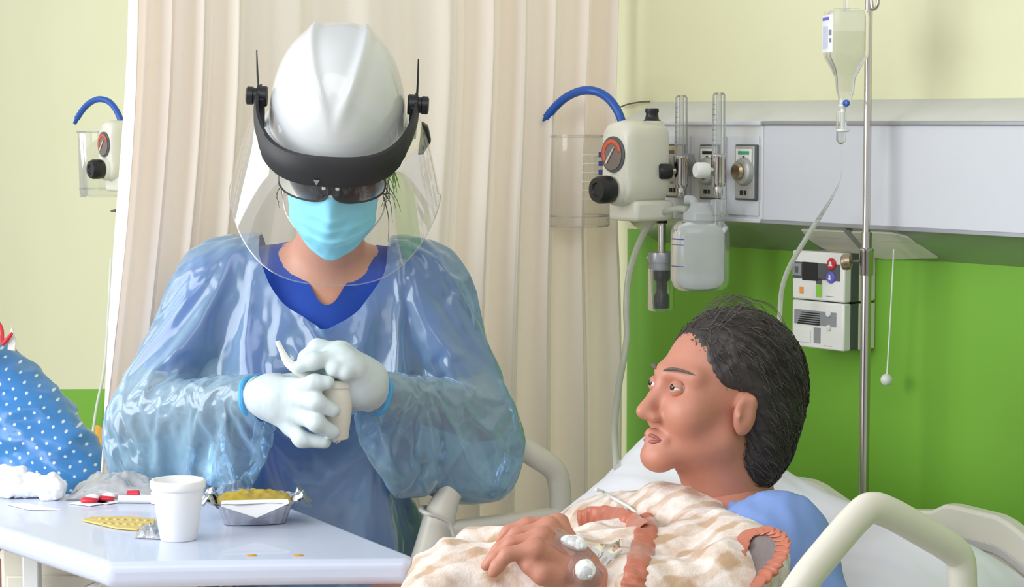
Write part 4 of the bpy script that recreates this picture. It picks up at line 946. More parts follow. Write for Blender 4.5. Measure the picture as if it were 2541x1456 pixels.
def facemask():
    m_ = thing('face_mask', 'light blue pleated surgical mask covering the nurse\'s nose and mouth', 'mask', hl(0, .12, -.06))
    def fn(t, w):
        a = -1+2*t; hwid = .0775-.004*w-.022*max(0, w-.55)**1.4*2.6-.006*math.sin(math.pi*w); x = a*hwid
        up = .006-.004*abs(a)**2-(.122+.008*(1-abs(a)))*w+.018*max(0, w-.6)*abs(a)**1.5*2.2
        nose = .017*math.exp(-(a/.24)**2)*math.exp(-((w-.22)/.3)**2)
        fw = .118+.008*math.sin(math.pi*min(1, w*1.1))-.058*abs(a)**2.1-.012*max(0, w-.75)*4*(1-.4*abs(a))+nose
        pl = 0
        for k, c in enumerate((.30, .47, .64)): 
            q = (w-c)/.045; pl += .0055*(1/(1+math.exp(-q*3)))*math.exp(-max(0, q)*.45)
        fw += pl*(1-.5*abs(a)**3)+.002*noise.noise(Vector((a*4, w*7, 2)))+.0015*math.sin(9*abs(a)+w*20)*abs(a)
        return hl(x, fw, up)
    g = G(); g.grid(fn, 60, 90); g.build('mask_cloth', 'mask_blue', m_, angle=180, solid=.001)
    g = G(); g.tube([fn(i/30, .012)+hf*.001 for i in range(31)], .0022, 8, sub=1); g.build('top_binding', 'mask_white', m_)
    for s in (0, 1):
        q = -1 if s == 0 else 1
        g = G(); g.tube([fn(s, .04), hl(q*.085, .03, -.01), hl(q*.088, -.015, .005), hl(q*.086, .0, -.03), hl(q*.08, .035, -.07), fn(s, .85)], .0013, 8); g.build('ear_loop', 'mask_white', m_)
facemask()
def nurse_hair():
    g = G(); random.seed(3)
    for i in range(26):
        s = 1 if i < 18 else -1; z = random.uniform(-.05, .035); a = hl(s*.078, random.uniform(-.02, .03), z); 
        b_ = a+hr*s*random.uniform(.004, .022)+hf*random.uniform(-.01, .02)-Z*random.uniform(.0, .03); c = b_+hr*s*random.uniform(-.012, .01)-Z*random.uniform(.01, .04)
        g.tube([a, b_, c], [.0008, .0007, .0003], 5, sub=5)
    b = Blob(.02); b.ell(hl(0, -.045, -.0), (.08, .075, .085), HB)
    v, f = b.mesh(.008); k = len(g.v); g.add(v.tolist(), f.tolist()); g.build('hair', 'hair_dark', nurse, angle=180, weld=False)
nurse_hair()
# ================================================================== patient
from mathutils.bvhtree import BVHTree
M('skin_patient', (191, 129, 107), .5, var=.08, scale=45, bump=.25, bscale=220, dist=.0008, sss=.08); M('skin_hand', (202, 148, 124), .48, var=.10, scale=38, bump=.35, bscale=160, dist=.0010, sss=.08)
M('patient_cloth', (122, 150, 208), .85, var=.05, scale=20, bump=.15, bscale=400, dist=.0006); M('eye_white', (216, 208, 200), .2); M('iris', (40, 30, 26), .15)
M('lip', (158, 92, 82), .45); M('cotton', (240, 240, 240), .95, var=.02, bump=.6, bscale=350, dist=.0015); M('satin', (184, 104, 76), .42, var=.12, scale=60, bump=.25, bscale=160, dist=.001, sheen=.3)
M('hair_patient', (52, 46, 44), .5, var=.35, scale=240); M('lining', (132, 120, 118), .9, var=.12, scale=200, bump=.4, bscale=400); M('hair_grey', (96, 90, 86), .55, var=.3, scale=400)
PF = Vector((-.906, -.42, 0)).normalized(); ph_ = math.radians(11); PFW = (PF*math.cos(ph_)+Z*math.sin(ph_)).normalized(); PUP = (Z*math.cos(ph_)-PF*math.sin(ph_)).normalized(); PSD = PFW.cross(PUP).normalized()
if PSD.y > 0: PSD = -PSD                              # towards the viewer
PO_ = PY(1770, 980, 3.27)
def pl(x, fw, up): return PO_+PSD*x+PFW*fw+PUP*up
PBs = [tuple(PSD), tuple(PFW), tuple(PUP)]
patient = thing('person', 'patient with dark greying hair reclining in the bed under a blanket', 'person', bd(.6, .42, .62))
def joinvf(parts):
    V = []; F = []; k = 0
    for v, f in parts: V.append(v); F.append(f+k); k += len(v)
    return np.concatenate(V), np.concatenate(F)
CH = PY(1770, 1330, 3.30); NS_ = PY(1925, 1352, 3.13); FS_ = PY(1600, 1345, 3.50); EB = PY(1735, 1580, 2.99); WRp = PY(1452, 1450, 2.93)
def patient_body():
    b = Blob(.018)
    b.ell(pl(0, -.016, .03), (.074, .097, .090), PBs).ell(pl(0, .042, -.025), (.059, .049, .068), PBs, k=.03)
    for s in (-1, 1):
        b.cap(pl(.048*s, .002, -.058), pl(.014*s, .072, -.100), .017, .0165, k=.025).cap(pl(.05*s, .064, .022), pl(.012*s, .086, .02), .009, .010, k=.02).ell(pl(.04*s, .062, -.032), (.024, .022, .022), PBs, k=.03)
        b.ell(pl(.032*s, .094, .002), (.019, .014, .011), PBs, k=.012, sub=True); b.ell(pl(.013*s, .098, -.046), (.0085, .0095, .008), PBs, k=.008)
    b.cap(pl(0, .086, .004), pl(0, .113, -.040), .0085, .0108, k=.014).ell(pl(0, .078, -.104), (.018, .015, .014), PBs, k=.03)
    for s in (-1, 1):
        b.cap(pl(.022*s, .080, -.074), pl(.0, .0935, -.0705), .0045, .0065, k=.010).cap(pl(.02*s, .079, -.080), pl(.0, .0915, -.0835), .0045, .0065, k=.008)
    nb = CH+Vector((.03, .0, .06))
    b.cap(pl(0, -.025, -.075), nb, .056, .062, k=.04).cap(pl(0, .005, -.085), nb+PF*.02, .036, .05, k=.03)
    for s in (-1, 1):
        b.ell(pl(.077*s, -.012, -.018), (.010, .019, .033), PBs, k=.006); b.cap(pl(.082*s, -.022, -.002), pl(.084*s, -.018, .006), .005, k=.006)
        b.ell(pl(.090*s, -.006, -.016), (.008, .011, .019), PBs, k=.003, sub=True); b.ell(pl(.085*s, .001, -.022), (.003, .004, .006), PBs, k=.003)
    head = b.mesh(.0034); head = (relax(head[0], head[1], 2), head[1])
    h = Blob(.0055); Q = PY
    K = [Q(1385, 1302, 3.0), Q(1363, 1310, 2.965), Q(1344, 1334, 2.935), Q(1328, 1364, 2.905)]
    for i, k_ in enumerate(K): h.cap(Q(1432-4*i, 1405+10*i, 2.945), k_, .0255, .0125, k=.014)
    h.cap(WRp, Q(1432, 1415, 2.94), .030, .026, k=.02).cap(EB, WRp, .042, .031)
    h.chain([K[0], Q(1308, 1301, 2.995), Q(1262, 1318, 2.993), Q(1243, 1338, 2.99)], [.0118, .0098, .0088, .0072]).chain([K[1], Q(1282, 1326, 2.957), Q(1240, 1362, 2.955), Q(1217, 1386, 2.955)], [.0122, .0100, .009, .0074])
    h.chain([K[2], Q(1270, 1348, 2.928), Q(1228, 1384, 2.925), Q(1206, 1403, 2.925)], [.0122, .0100, .009, .0074]).chain([K[3], Q(1258, 1375, 2.897), Q(1234, 1405, 2.896), Q(1224, 1420, 2.896)], [.0120, .0098, .0088, .0074])
    h.chain([Q(1400, 1435, 2.925), Q(1345, 1425, 2.895), Q(1315, 1404, 2.90), Q(1298, 1392, 2.905)], [.022, .0135, .011, .009])
    for i in range(4): h.cap(K[i], K[i]+(Q(1440, 1420, 2.93)-K[i])*.12, .0135, .008, k=.012)
    hand = h.mesh(.0028); hv = relax(hand[0], hand[1], 2); nn = normals(hv, hand[1]); hand = (hv+nn*(fbm(hv, (90, 90, 90), 2, 3, True)*.0005)[:, None], hand[1])
    t = Blob(.05); t.cap(FS_, NS_, .055).ell(CH-Z*.07, (.17, .13, .12), [tuple(U), tuple(N), (0, 0, 1)]).cap(CH-Z*.08, bd(.62, .42, .75), .13, .13).cap(NS_, EB, .05, .044).cap(nb, CH, .06, .09)
    t.cap(FS_, bd(.45, .72, .82), .048, .042).cap(bd(.45, .72, .82), bd(.62, .52, .86), .04, .03)
    for w in (.33, .51): t.cap(bd(.65, w, .72), bd(1.05, w, .76), .075, .06).cap(bd(1.05, w, .76), bd(1.5, w, .66), .058, .04).cap(bd(1.5, w, .66), bd(1.55, w, .76), .035, .03)
    tor = t.mesh(.016); tor = (relax(tor[0], tor[1], 2), tor[1])
    v, f = joinvf([head, hand, tor]); o = sdf_obj('body', v, f, 'skin_patient', patient)
    hb = BVHTree.FromPolygons(hand[0].tolist(), hand[1].tolist())
    # eyes, lips, brows
    for s in (-1, 1):
        g = G(); g.ell(pl(.032*s, .079, .002), .0125); e = g.build('eye', 'eye_white', patient)
        g = G(); g.ell(pl(.033*s, .0895, .003), (.0058, .0034, .0058), [PSD, PFW, PUP]); g.build('iris', 'iris', e)
        g = G(); g.grid(lambda a, c: pl(.032*s, .079, .002)+PSD*(.0133*math.cos(math.pi*a))+(PFW*math.cos(.16+1.3*c)+PUP*math.sin(.16+1.3*c))*(.0133*math.sin(math.pi*a)), 16, 8); g.build('eyelid', 'skin_patient', e, solid=.001)
        g = G(); g.grid(lambda a, c: pl(.032*s, .079, .002)+PSD*(.0132*math.cos(math.pi*a))+(PFW*math.cos(-.30-1.2*c)+PUP*math.sin(-.30-1.2*c))*(.0132*math.sin(math.pi*a)), 16, 8); g.build('eyelid', 'skin_patient', e, solid=.001)
        g = G(); g.tube([pl(s*(.012+.045*i/5), .0965-.028*(i/5)**2, .0245+.005*math.sin(i/5*2.9)) for i in range(6)], [.002, .0035, .004, .0035, .003, .0012], 8, flat=.6); g.build('eyebrow', 'hair_grey', patient)
    for z_, fw, r_ in ((-.0728, .0982, .0028), (-.0812, .0962, .0034)):
        g = G(); g.tube([pl(x, fw-.0001-20*x*x, z_+(-.004 if abs(x) > .015 else 0)*(1 if z_ > -.08 else -1)) for x in (-.022, -.012, 0, .012, .022)], [.001, r_, r_*1.05, r_, .001], 10); g.build('lip', 'lip', patient)
    return hb, hand
handbvh, handmesh = patient_body()
def patient_hair():
    b = Blob(.02)
    b.ell(pl(0, -.032, .040), (.085, .104, .092), PBs).ell(pl(0, -.075, -.02), (.078, .062, .085), PBs, k=.04).ell(pl(0, -.075, -.08), (.065, .042, .05), PBs, k=.04)
    b.ell(pl(0, .115, -.035), (.13, .092, .125), PBs, k=.02, sub=True)
    for s in (-1, 1): b.ell(pl(.085*s, .01, -.03), (.03, .038, .05), PBs, k=.015, sub=True)
    v, f = b.mesh(.0042); v = relax(v, f, 2); n = normals(v, f)
    L = np.stack([(v-np.array(PO_))@np.array(PSD), (v-np.array(PO_))@np.array(PFW), (v-np.array(PO_))@np.array(PUP)], 1)
    v = v+n*((fbm(np.stack([L[:, 0]*130, L[:, 1]*18, L[:, 2]*60], 1), 1, 2, 6, True))*.0055)[:, None]
    sdf_obj('hair', v, f, 'hair_patient', patient)
    bv = BVHTree.FromPolygons(v.tolist(), f.tolist()); random.seed(11); nv = normals(v, f)
    cand = [i for i in range(len(v)) if (nv[i]@np.array(PUP) > -.2 and L[i, 2] > .05) or L[i, 1] < -.02]
    def comb(count, lift, wid, name, mat):
        g = G()
        for _ in range(count):
            i = random.choice(cand); p = Vector(v[i]); pts = []; side = 1 if L[i, 0] > 0 else -1; dr = (-PFW*random.uniform(.5, 1)-PUP*random.uniform(.1, .9)+PSD*side*random.uniform(-.1, .25)); st = random.uniform(.008, .013)
            for k in range(6):
                q, n_, _a, _b = bv.find_nearest(p); pts.append(q+n_*(lift*random.uniform(.2, 1)+.0006)); d_ = dr-n_*dr.dot(n_)
                if d_.length < 1e-4: break
                dr = dr*.85-PUP*.15; p = q+d_.normalized()*st
            if len(pts) > 2: g.tube(pts, [wid*(1-.8*k/len(pts)) for k in range(len(pts))], 4, sub=2, caps=False)
        h = g.build(name, mat, patient, angle=180, weld=False); h['kind'] = 'stuff'
    comb(700, .0035, .0007, 'hair_strands', 'hair_patient'); comb(330, .004, .0005, 'grey_strands', 'hair_grey')
    g = G()
    for i in range(34):
        sd = random.uniform(-.05, .06); st = random.uniform(.0, .05); lift = random.uniform(.004, .022)
        p0 = pl(sd, st, .108-.25*max(0, st-.02)-4*sd*sd); p1 = pl(sd*1.1, st-.03, .130-4*sd*sd+lift); p2 = pl(sd*1.1, st-.075, .126-4*sd*sd+lift); p3 = pl(sd*1.15, st-.11, .10-4*sd*sd+lift*.5)
        g.tube([p0, p1, p2, p3], [.0004, .0004, .0003, .00015], 4, sub=5, caps=False)
    h = g.build('wispy_strands', 'hair_grey', patient, angle=180, weld=False); h['kind'] = 'stuff'
patient_hair()
def patient_gown():
    b = Blob(.04); b.cap(FS_, NS_, .066).ell(CH-Z*.07, (.18, .13, .105), [tuple(U), tuple(N), (0, 0, 1)]).cap(CH-Z*.10, bd(.55, .42, .74), .12, .12).cap(NS_, NS_.lerp(EB, .9), .068, .062).cap(FS_, bd(.42, .7, .80), .055, .05)
    b.cap(CH+Vector((.035, .0, .035)), CH, .066, .08).cap(NS_+Vector((.02, 0, -.03)), bd(.12, .16, .84), .06, .07)
    v, f = b.mesh(.0085); v = relax(v, f, 2); n = normals(v, f); X = v.copy()
    d = (fbm(X, (9, 9, 9), 2, 3)*.007)+(fbm(X+np.outer(v[:, 2], [.5, .2, 0]), (26, 10, 12), 2, 8, True)-.4)*.007
    v = v+n*d[:, None]; c = np.array(CH+Vector((.028, -.005, .075))); keep = ((v-c)**2).sum(1) > .062**2
    v, f = cut(v, f, keep); v = boundary_smooth(v, f, 8)
    sdf_obj('hospital_gown', v, f, 'patient_cloth', patient)
    # blue collar
patient_gown()
# ------------------------------------------------------------------ blanket
def blanket_material():
    m = bpy.data.materials.new('blanket_fleece'); m.use_nodes = True; nt = m.node_tree; b = nt.nodes['Principled BSDF']; L = nt.links.new; nd = nt.nodes.new
    tc = nd('ShaderNodeTexCoord'); nz = nd('ShaderNodeTexNoise'); nz.inputs['Scale'].default_value = 22; nz.inputs['Detail'].default_value = 3; L(tc.outputs['Object'], nz.inputs['Vector'])
    mp = nd('ShaderNodeVectorMath'); mp.operation = 'MULTIPLY_ADD'; L(nz.outputs['Color'], mp.inputs[0]); mp.inputs[1].default_value = (.035, .035, .035); L(tc.outputs['Object'], mp.inputs[2])
    def stripes(rot, sc, lo, hi):
        r = nd('ShaderNodeVectorRotate'); r.rotation_type = 'EULER_XYZ'; r.inputs['Rotation'].default_value = rot; L(mp.outputs[0], r.inputs[0])
        w = nd('ShaderNodeTexWave'); w.wave_type = 'BANDS'; w.bands_direction = 'X'; w.inputs['Scale'].default_value = sc; L(r.outputs[0], w.inputs[0])
        q = nd('ShaderNodeMapRange'); q.inputs[1].default_value = lo; q.inputs[2].default_value = hi; L(w.outputs['Fac'], q.inputs[0]); return q.outputs[0]
    a = stripes((0, 0, math.radians(62)), 6.6, .5, .8); c = stripes((0, math.radians(24), math.radians(-30)), 4.2, .5, .85)
    mm = nd('ShaderNodeMath'); mm.operation = 'MULTIPLY'; L(a, mm.inputs[0]); L(c, mm.inputs[1])
    ad = nd('ShaderNodeMath'); ad.operation = 'MULTIPLY_ADD'; L(a, ad.inputs[0]); ad.inputs[1].default_value = .42; 
    a2 = nd('ShaderNodeMath'); a2.operation = 'MULTIPLY_ADD'; L(c, a2.inputs[0]); a2.inputs[1].default_value = .28; a2.inputs[2].default_value = .0; L(a2.outputs[0], ad.inputs[2])
    a3 = nd('ShaderNodeMath'); a3.operation = 'MULTIPLY_ADD'; L(mm.outputs[0], a3.inputs[0]); a3.inputs[1].default_value = .15; L(ad.outputs[0], a3.inputs[2]); a3.use_clamp = True
    n3 = nd('ShaderNodeTexNoise'); n3.inputs['Scale'].default_value = 60; L(tc.outputs['Object'], n3.inputs['Vector'])
    a4 = nd('ShaderNodeMath'); a4.operation = 'MULTIPLY_ADD'; L(n3.outputs['Fac'], a4.inputs[0]); a4.inputs[1].default_value = 1.0; a4.inputs[2].default_value = -.30; a5 = nd('ShaderNodeMath'); a5.operation = 'ADD'; L(a3.outputs[0], a5.inputs[0]); L(a4.outputs[0], a5.inputs[1]); a5.use_clamp = True
    mx = nd('ShaderNodeMix'); mx.data_type = 'RGBA'; L(a5.outputs[0], mx.inputs[0]); mx.inputs[6].default_value = rgb(242, 232, 225); mx.inputs[7].default_value = rgb(194, 160, 128)
    L(mx.outputs[2], b.inputs['Base Color']); b.inputs['Roughness'].default_value = .95; b.inputs['Sheen Weight'].default_value = .35
    n2 = nd('ShaderNodeTexNoise'); n2.inputs['Scale'].default_value = 260; n2.inputs['Detail'].default_value = 5; L(tc.outputs['Object'], n2.inputs['Vector'])
    bp = nd('ShaderNodeBump'); bp.inputs['Strength'].default_value = .5; bp.inputs['Distance'].default_value = .002; L(n2.outputs['Fac'], bp.inputs['Height']); L(bp.outputs[0], b.inputs['Normal']); MATS['blanket_fleece'] = m
blanket_material()
def blanket():
    t = thing('blanket', 'cream and beige plaid fleece blanket with rust satin edging over the patient', 'blanket', bd(.7, .45, .62))
    Q = PY; b = Blob(.045)
    b.cap(Q(1520, 1358, 3.40), Q(1690, 1352, 3.27), .09, .084).cap(Q(1690, 1352, 3.27), Q(1800, 1390, 3.14), .082, .068).cap(Q(1800, 1390, 3.12), Q(1845, 1415, 3.04), .062, .052)
    b.cap(Q(1845, 1415, 3.04), Q(1790, 1480, 2.96), .05, .055).cap(Q(1790, 1480, 2.96), Q(1600, 1500, 2.93), .06, .06).cap(Q(1650, 1430, 3.08), Q(1480, 1440, 3.1), .075, .075)
    b.cap(Q(1500, 1400, 3.2), Q(1320, 1470, 3.05), .062, .06).cap(Q(1500, 1490, 3.0), Q(1150, 1480, 3.05), .075, .076).cap(Q(1150, 1478, 3.05), Q(1075, 1520, 2.98), .07, .055)
    b.cap(Q(1095, 1398, 3.14), Q(1170, 1362, 3.16), .020, .022, k=.012).cap(Q(1170, 1362, 3.16), Q(1300, 1345, 3.15), .022, .03, k=.012)
    b.cap(bd(.55, .45, .74), bd(1.0, .45, .74), .2, .18, flat=((0, 0, 1), .6)).cap(bd(1.0, .45, .74), bd(1.7, .45, .70), .2, .2, flat=((0, 0, 1), .55))
    v, f = b.mesh(.0075); v = relax(v, f, 2); n = normals(v, f)
    d = (fbm(v, 11, 2, 4)*.008)+(fbm(v+np.outer(v[:, 2], [.6, 0, 0]), (18, 14, 14), 2, 14, True)-.4)*.010
    v = v+n*d[:, None]; o = sdf_obj('fleece', v, f, 'blanket_fleece', t)
    bv = BVHTree.FromPolygons(v.tolist(), f.tolist())
    def on(px, py, lift=.003, bvh=bv, fallback=3.0):
        r = bvh.ray_cast(C0, ray(px, py).normalized()); 
        return (r[0]+r[1]*lift) if r[0] is not None else PY(px, py, fallback)
    def ruffle(name, path, wid, seed):
        # gathered satin band lying on the blanket
        pts = []; n_ = len(path)
        for i in range(n_-1):
            for k in range(8): a, c = path[i], path[i+1]; q = k/8; pts.append((a[0]+(c[0]-a[0])*q, a[1]+(c[1]-a[1])*q))
        P = [on(x, y, .0) for x, y in pts]
        for _ in range(4): P = [P[0]]+[(P[i-1]+P[i]*2+P[i+1])/4 for i in range(1, len(P)-1)]+[P[-1]]
        g = G(); V = []; nw = 9
        for i, p in enumerate(P):
            tg = (P[min(i+1, len(P)-1)]-P[max(i-1, 0)]).normalized(); vw = (C0-p).normalized(); sd = tg.cross(vw).normalized(); up = sd.cross(tg).normalized()
            for j in range(nw):
                a = -1+2*j/(nw-1); arch = (1-a*a)**.5*.0045; rf = .0028*math.sin(i*1.9+2.2*noise.noise(Vector((i*.3, a, seed)))+a*1.5)+.002*noise.noise(Vector((i*.8, a*3, seed+4)))
                V.append(p+sd*(wid*a*(1+.08*math.sin(i*1.1+seed)))+up*(arch+.002+rf))
        F = [(i*nw+j, i*nw+j+1, (i+1)*nw+j+1, (i+1)*nw+j) for i in range(len(P)-1) for j in range(nw-1)]
        g.add(V, F); g.build(name, 'satin', t, angle=180, solid=.002, subsurf=1)
    ruffle('satin_edge', [(1440, 1290), (1480, 1278), (1530, 1281), (1572, 1297), (1600, 1322)], .0150, 1)
    ruffle('satin_edge', [(1592, 1285), (1606, 1315), (1596, 1355), (1583, 1400), (1574, 1440), (1566, 1490)], .0165, 2)
    # open end of the folded blanket: ring of satin with a dark lining inside
    R_ = [(1850, 1330, 3.02), (1895, 1316, 3.01), (1930, 1328, 2.995), (1940, 1356, 2.98), (1925, 1395, 2.965), (1895, 1432, 2.95), (1852, 1466, 2.935), (1815, 1490, 2.93), (1806, 1478, 2.935), (1820, 1430, 2.96), (1832, 1380, 2.99)]
    rp = [Q(p[0], p[1], p[2]-.035) for p in R_]; cen = sum(rp, Vector())/len(rp); g = G(); V = []; m_ = 90; nw = 8
    def cr(tt):
        n_ = len(rp); x = tt*n_; i = int(x) % n_; q = x-int(x); p0, p1, p2, p3 = rp[(i-1) % n_], rp[i], rp[(i+1) % n_], rp[(i+2) % n_]
        return .5*((2*p1)+(p2-p0)*q+(2*p0-5*p1+4*p2-p3)*q*q+(3*p1-p0-3*p2+p3)*q**3)
    axd = (Vector((.55, -.75, .1))).normalized()
    for i in range(m_):
        p = cr(i/m_); rad = (p-cen); rad = (rad-axd*rad.dot(axd)).normalized(); rf = .0030*math.sin(i*1.7+1.5*noise.noise(Vector((i*.25, 0, 9))))
        for j in range(nw):
            a = 2*math.pi*j/nw; V.append(p+axd*(math.cos(a)*.017+rf*.6)+rad*(math.sin(a)*.0065+rf))
    F = [(i*nw+j, ((i+1) % m_)*nw+j, ((i+1) % m_)*nw+(j+1) % nw, i*nw+(j+1) % nw) for i in range(m_) for j in range(nw)]
    g.add(V, F); g.build('satin_cuff', 'satin', t, angle=180, subsurf=1)
    g = G(); V = [cen-axd*.012]
    for w in (.35, .7, 1.0):
        for i in range(30): p = cr(i/30); V.append(cen+(p-cen)*w*1.0-axd*(.012*(1-w)+.004))
    F = [(0, 1+i, 1+(i+1) % 30) for i in range(30)]+[(1+k*30+i, 1+(k+1)*30+i, 1+(k+1)*30+(i+1) % 30, 1+k*30+(i+1) % 30) for k in range(2) for i in range(30)]
    g.add(V, F); g.build('lining', 'lining', t, angle=180)
    return on
on_blanket = blanket()
# cotton pads taped on the hand, tape and line on the blanket
def on_hand(px, py, lift=.0):
    r = handbvh.ray_cast(C0, ray(px, py).normalized()); return (r[0]+r[1]*lift, r[1]) if r[0] is not None else (PY(px, py, 2.93), Vector((0, -1, 0)))
def cotton(label, px, py, a, b_, ang):
    p, n = on_hand(px, py, .004); ex = (Vector((math.cos(ang), 0, math.sin(ang)))); ex = (ex-n*ex.dot(n)).normalized(); ey = n.cross(ex)
    q = Blob(.01); q.ell(p, (a, b_, .0075), [tuple(ex), tuple(ey), tuple(n)]).ell(p+ex*a*.45+ey*b_*.2, (a*.6, b_*.75, .008), [tuple(ex), tuple(ey), tuple(n)])
    v, f = q.mesh(.0018); v = relax(v, f, 1); nn = normals(v, f); v = v+nn*(fbm(v, 160, 2, int(px))*.0016)[:, None]
    o = thing('cotton_pad', label, 'cotton pad', p, 'cotton pads taped on the hand'); sdf_obj('cotton', v, f, 'cotton', o)
    def tp(s, t):
        x, y = (s-.5)*2*a*1.7, (t-.5)*2*b_*1.9; w = p-n*.006+ex*x+ey*y; r = handbvh.find_nearest(w); d = .0012+.0135*math.exp(-(x/a)**2-(y/b_)**2); return (r[0]+r[1]*d) if r[0] is not None else w
    g = G(); g.grid(tp, 14, 14); g.build('clear_tape', 'clear_plastic', o, angle=180)
cotton('oval white cotton pad taped nearer the knuckles of the patient\'s hand', 1419, 1352, .0175, .011, -.6)
cotton('round white cotton pad taped on the wrist of the patient\'s hand', 1452, 1420, .0135, .0135, 1.2)
g = G(); g.tube([on_blanket(x, y, .005, fallback=3.3) for x, y in ((1478, 1214), (1500, 1228), (1522, 1241), (1545, 1253), (1570, 1266), (1592, 1290), (1596, 1330))], .0024, 8); tag(g.build('oxygen_line', 'cord_white'), 'short white oxygen line crossing the top of the blanket', 'tube')
g = G(); g.grid(lambda a, c: on_blanket(1472+a*75-c*20, 1362+c*55-a*18, .004+.002*math.sin(a*9+c*5)), 10, 8); tag(g.build('clear_dressing', 'clear_plastic', angle=180), 'crinkled clear film dressing lying on the blanket beside the hand', 'film')
g = G(); g.tube([on_blanket(x, y, .006) for x, y in ((1522, 1387), (1540, 1375))], .003, 8, sub=1); tag(g.build('cannula_port', 'plastic_white'), 'tiny white cannula port on the blanket near the satin edge', 'port')
# ================================================================== overbed table and what lies on it
ZT = .945
M('table_top', (198, 206, 226), .32, var=.02, coat=.25); M('table_metal', (226, 228, 226), .4); M('foil', (196, 198, 204), .28, .9, var=.1, scale=60, bump=.5, bscale=120, dist=.002)
M('stew', (176, 150, 40), .4, var=.35, scale=70, bump=.8, bscale=90, dist=.004); M('paper', (236, 237, 242), .7, var=.02); M('tissue', (244, 245, 246), .9, var=.02)
M('candy_red', (206, 36, 58), .35); M('wafer', (212, 188, 110), .5, var=.25, scale=120, bump=.6, bscale=150, dist=.002); M('crumb', (196, 150, 70), .8)
FILM('bag_film', (246, 247, 250), (242, 244, 247), .5, rough=.14, gloss=2.0, transl=.4, nscale=30, nvar=.3); FILM('bag_film_blue', (222, 236, 252), (206, 226, 248), .45, rough=.14, gloss=2.0, transl=.4, nscale=40, nvar=.4)
def T(px, py, dz=0): p = PZ(px, py, ZT+dz); return p
def table():
    t = thing('overbed_table', 'pale blue overbed table with rounded rim in the left foreground', 'table', (-.75, 3.4, 0))
    a = T(246, 1393); l0 = T(0, 1312); dl = (l0-a).normalized(); bl = a+dl*((3.60-a.y)/dl.y)
    r0 = T(1036, 1379); r1 = T(742, 1262); dr = (r1-r0).normalized(); br = r0+dr*((3.56-r0.y)/dr.y)
    poly = [T(262, 1398), T(640, 1392), T(1018, 1389), r0, br, bl, T(238, 1388)]
    g = G(); g.prism([p for p in poly], Z*-.036); g.build('table_top', 'table_top', t, bevel=.013, bseg=4)
    g = G(); q = [p+(Vector((-.62, 3.34, ZT))-p)*.35 for p in poly]; g.prism([p-Z*.036 for p in q], Z*-.018); g.build('under_frame', 'table_metal', t, bevel=.004)
    c = PY(80, 1430, 3.46)
    g = G(); g.box((c.x, c.y, .5), (.013, .013, .405)); g.build('column', 'table_metal', t, bevel=.003)
    g = G(); g.box((c.x-.006, c.y+.03, .48), (.012, .012, .40)); g.build('column', 'table_metal', t, bevel=.003)
    g = G(); g.tube([PY(215, 1462, 3.3), PY(250, 1447, 3.3), PY(290, 1434, 3.3)], .006, 8); g.build('lever', 'steel', t)
    for s in (-.02, .05):
        e = Vector((c.x, c.y+s, .05)); g = G(); g.tube([e, e+Vector((.55, -.30, 0))], .016, 10, sub=1, flat=.6, flatdir=Z); lg = g.build('foot', 'table_metal', t)
        for q_ in (.1, .9): g = G(); g.lathe([(.012, -.01), (.025, -.01), (.025, .01), (.012, .01)], e+Vector((.55, -.30, 0))*q_-Z*.025, U, 16); g.build('castor', 'dark_grey', lg)
table()
p = T(443, 1338); cup('foam_cup', 'white foam cup standing alone on the overbed table', p, Z, .088, .0385, .0265, 'foam_bright')
def tray():
    t = thing('foil_tray', 'small foil tray of yellow food beside the white cup on the table', 'food tray', T(622, 1308))
    c = T(624, 1305)+Vector((0, .035, 0)); ex = Vector((.985, .17, 0)); ey = Vector((-.17, .985, 0))
    def ring(k, hx, hy, z, cr):
        out = []
        for i in range(80):
            a = 2*math.pi*i/80; e = .5; x = math.copysign(abs(math.cos(a))**e, math.cos(a))*hx; y = math.copysign(abs(math.sin(a))**e, math.sin(a))*hy
            w = 1+cr*math.sin(i*5.02); out.append(c+ex*x*w+ey*y*w+Z*(z+(.004*noise.noise(Vector((i*.3, k, 0))) if k > 1 else 0)))
        return out
    rr = [ring(0, .046, .032, .001, 0), ring(0, .047, .033, .002, .012), ring(1, .057, .040, .030, .018), ring(2, .066, .048, .033, .01), ring(3, .071, .052, .037, .03), ring(4, .064, .046, .0355, .01), ring(1, .055, .039, .029, .018)]
    g = G(); V = [p for r in rr for p in r]; F = [(k*80+i, k*80+(i+1) % 80, (k+1)*80+(i+1) % 80, (k+1)*80+i) for k in range(len(rr)-1) for i in range(80)]+[tuple(reversed(range(80)))]
    g.add(V, F); g.build('foil_dish', 'foil', t, angle=25)
    g = G(); g.grid(lambda a, b_: c+ex*((a-.5)*.112)+ey*((b_-.5)*.08)+Z*(.034+.014*math.sin(math.pi*a)**.4*math.sin(math.pi*b_)**.5*(1+.35*noise.noise(Vector((a*9, b_*7, 1))))), 40, 30); g.build('food', 'stew', t, angle=180)
    fl = [(-.052, -.049, .034), (.0, -.066, .018), (.05, -.052, .036), (.048, -.045, .041), (-.05, -.042, .041)]
    g = G(); g.add([c+ex*x+ey*y+Z*z for x, y, z in fl], [(0, 1, 2, 3, 4)]); g.build('paper_flap', 'paper', t, solid=.0008, smooth=False)
    for k, (x, y, h) in enumerate(((.07, -.03, .02), (.074, .02, .016), (-.068, -.02, .018), (-.06, .035, .018))):
        g = G(); g.grid(lambda a, b_: c+ex*(x+(a-.5)*.022+.004*math.sin(b_*7))+ey*(y+(b_-.5)*.05)+Z*(.034+h*(1-abs(a-.4)*1.6)*(1+.4*noise.noise(Vector((a*4, b_*6, k)))))-Z*.006, 9, 12); g.build('foil_corner', 'foil', t, angle=25)
tray()
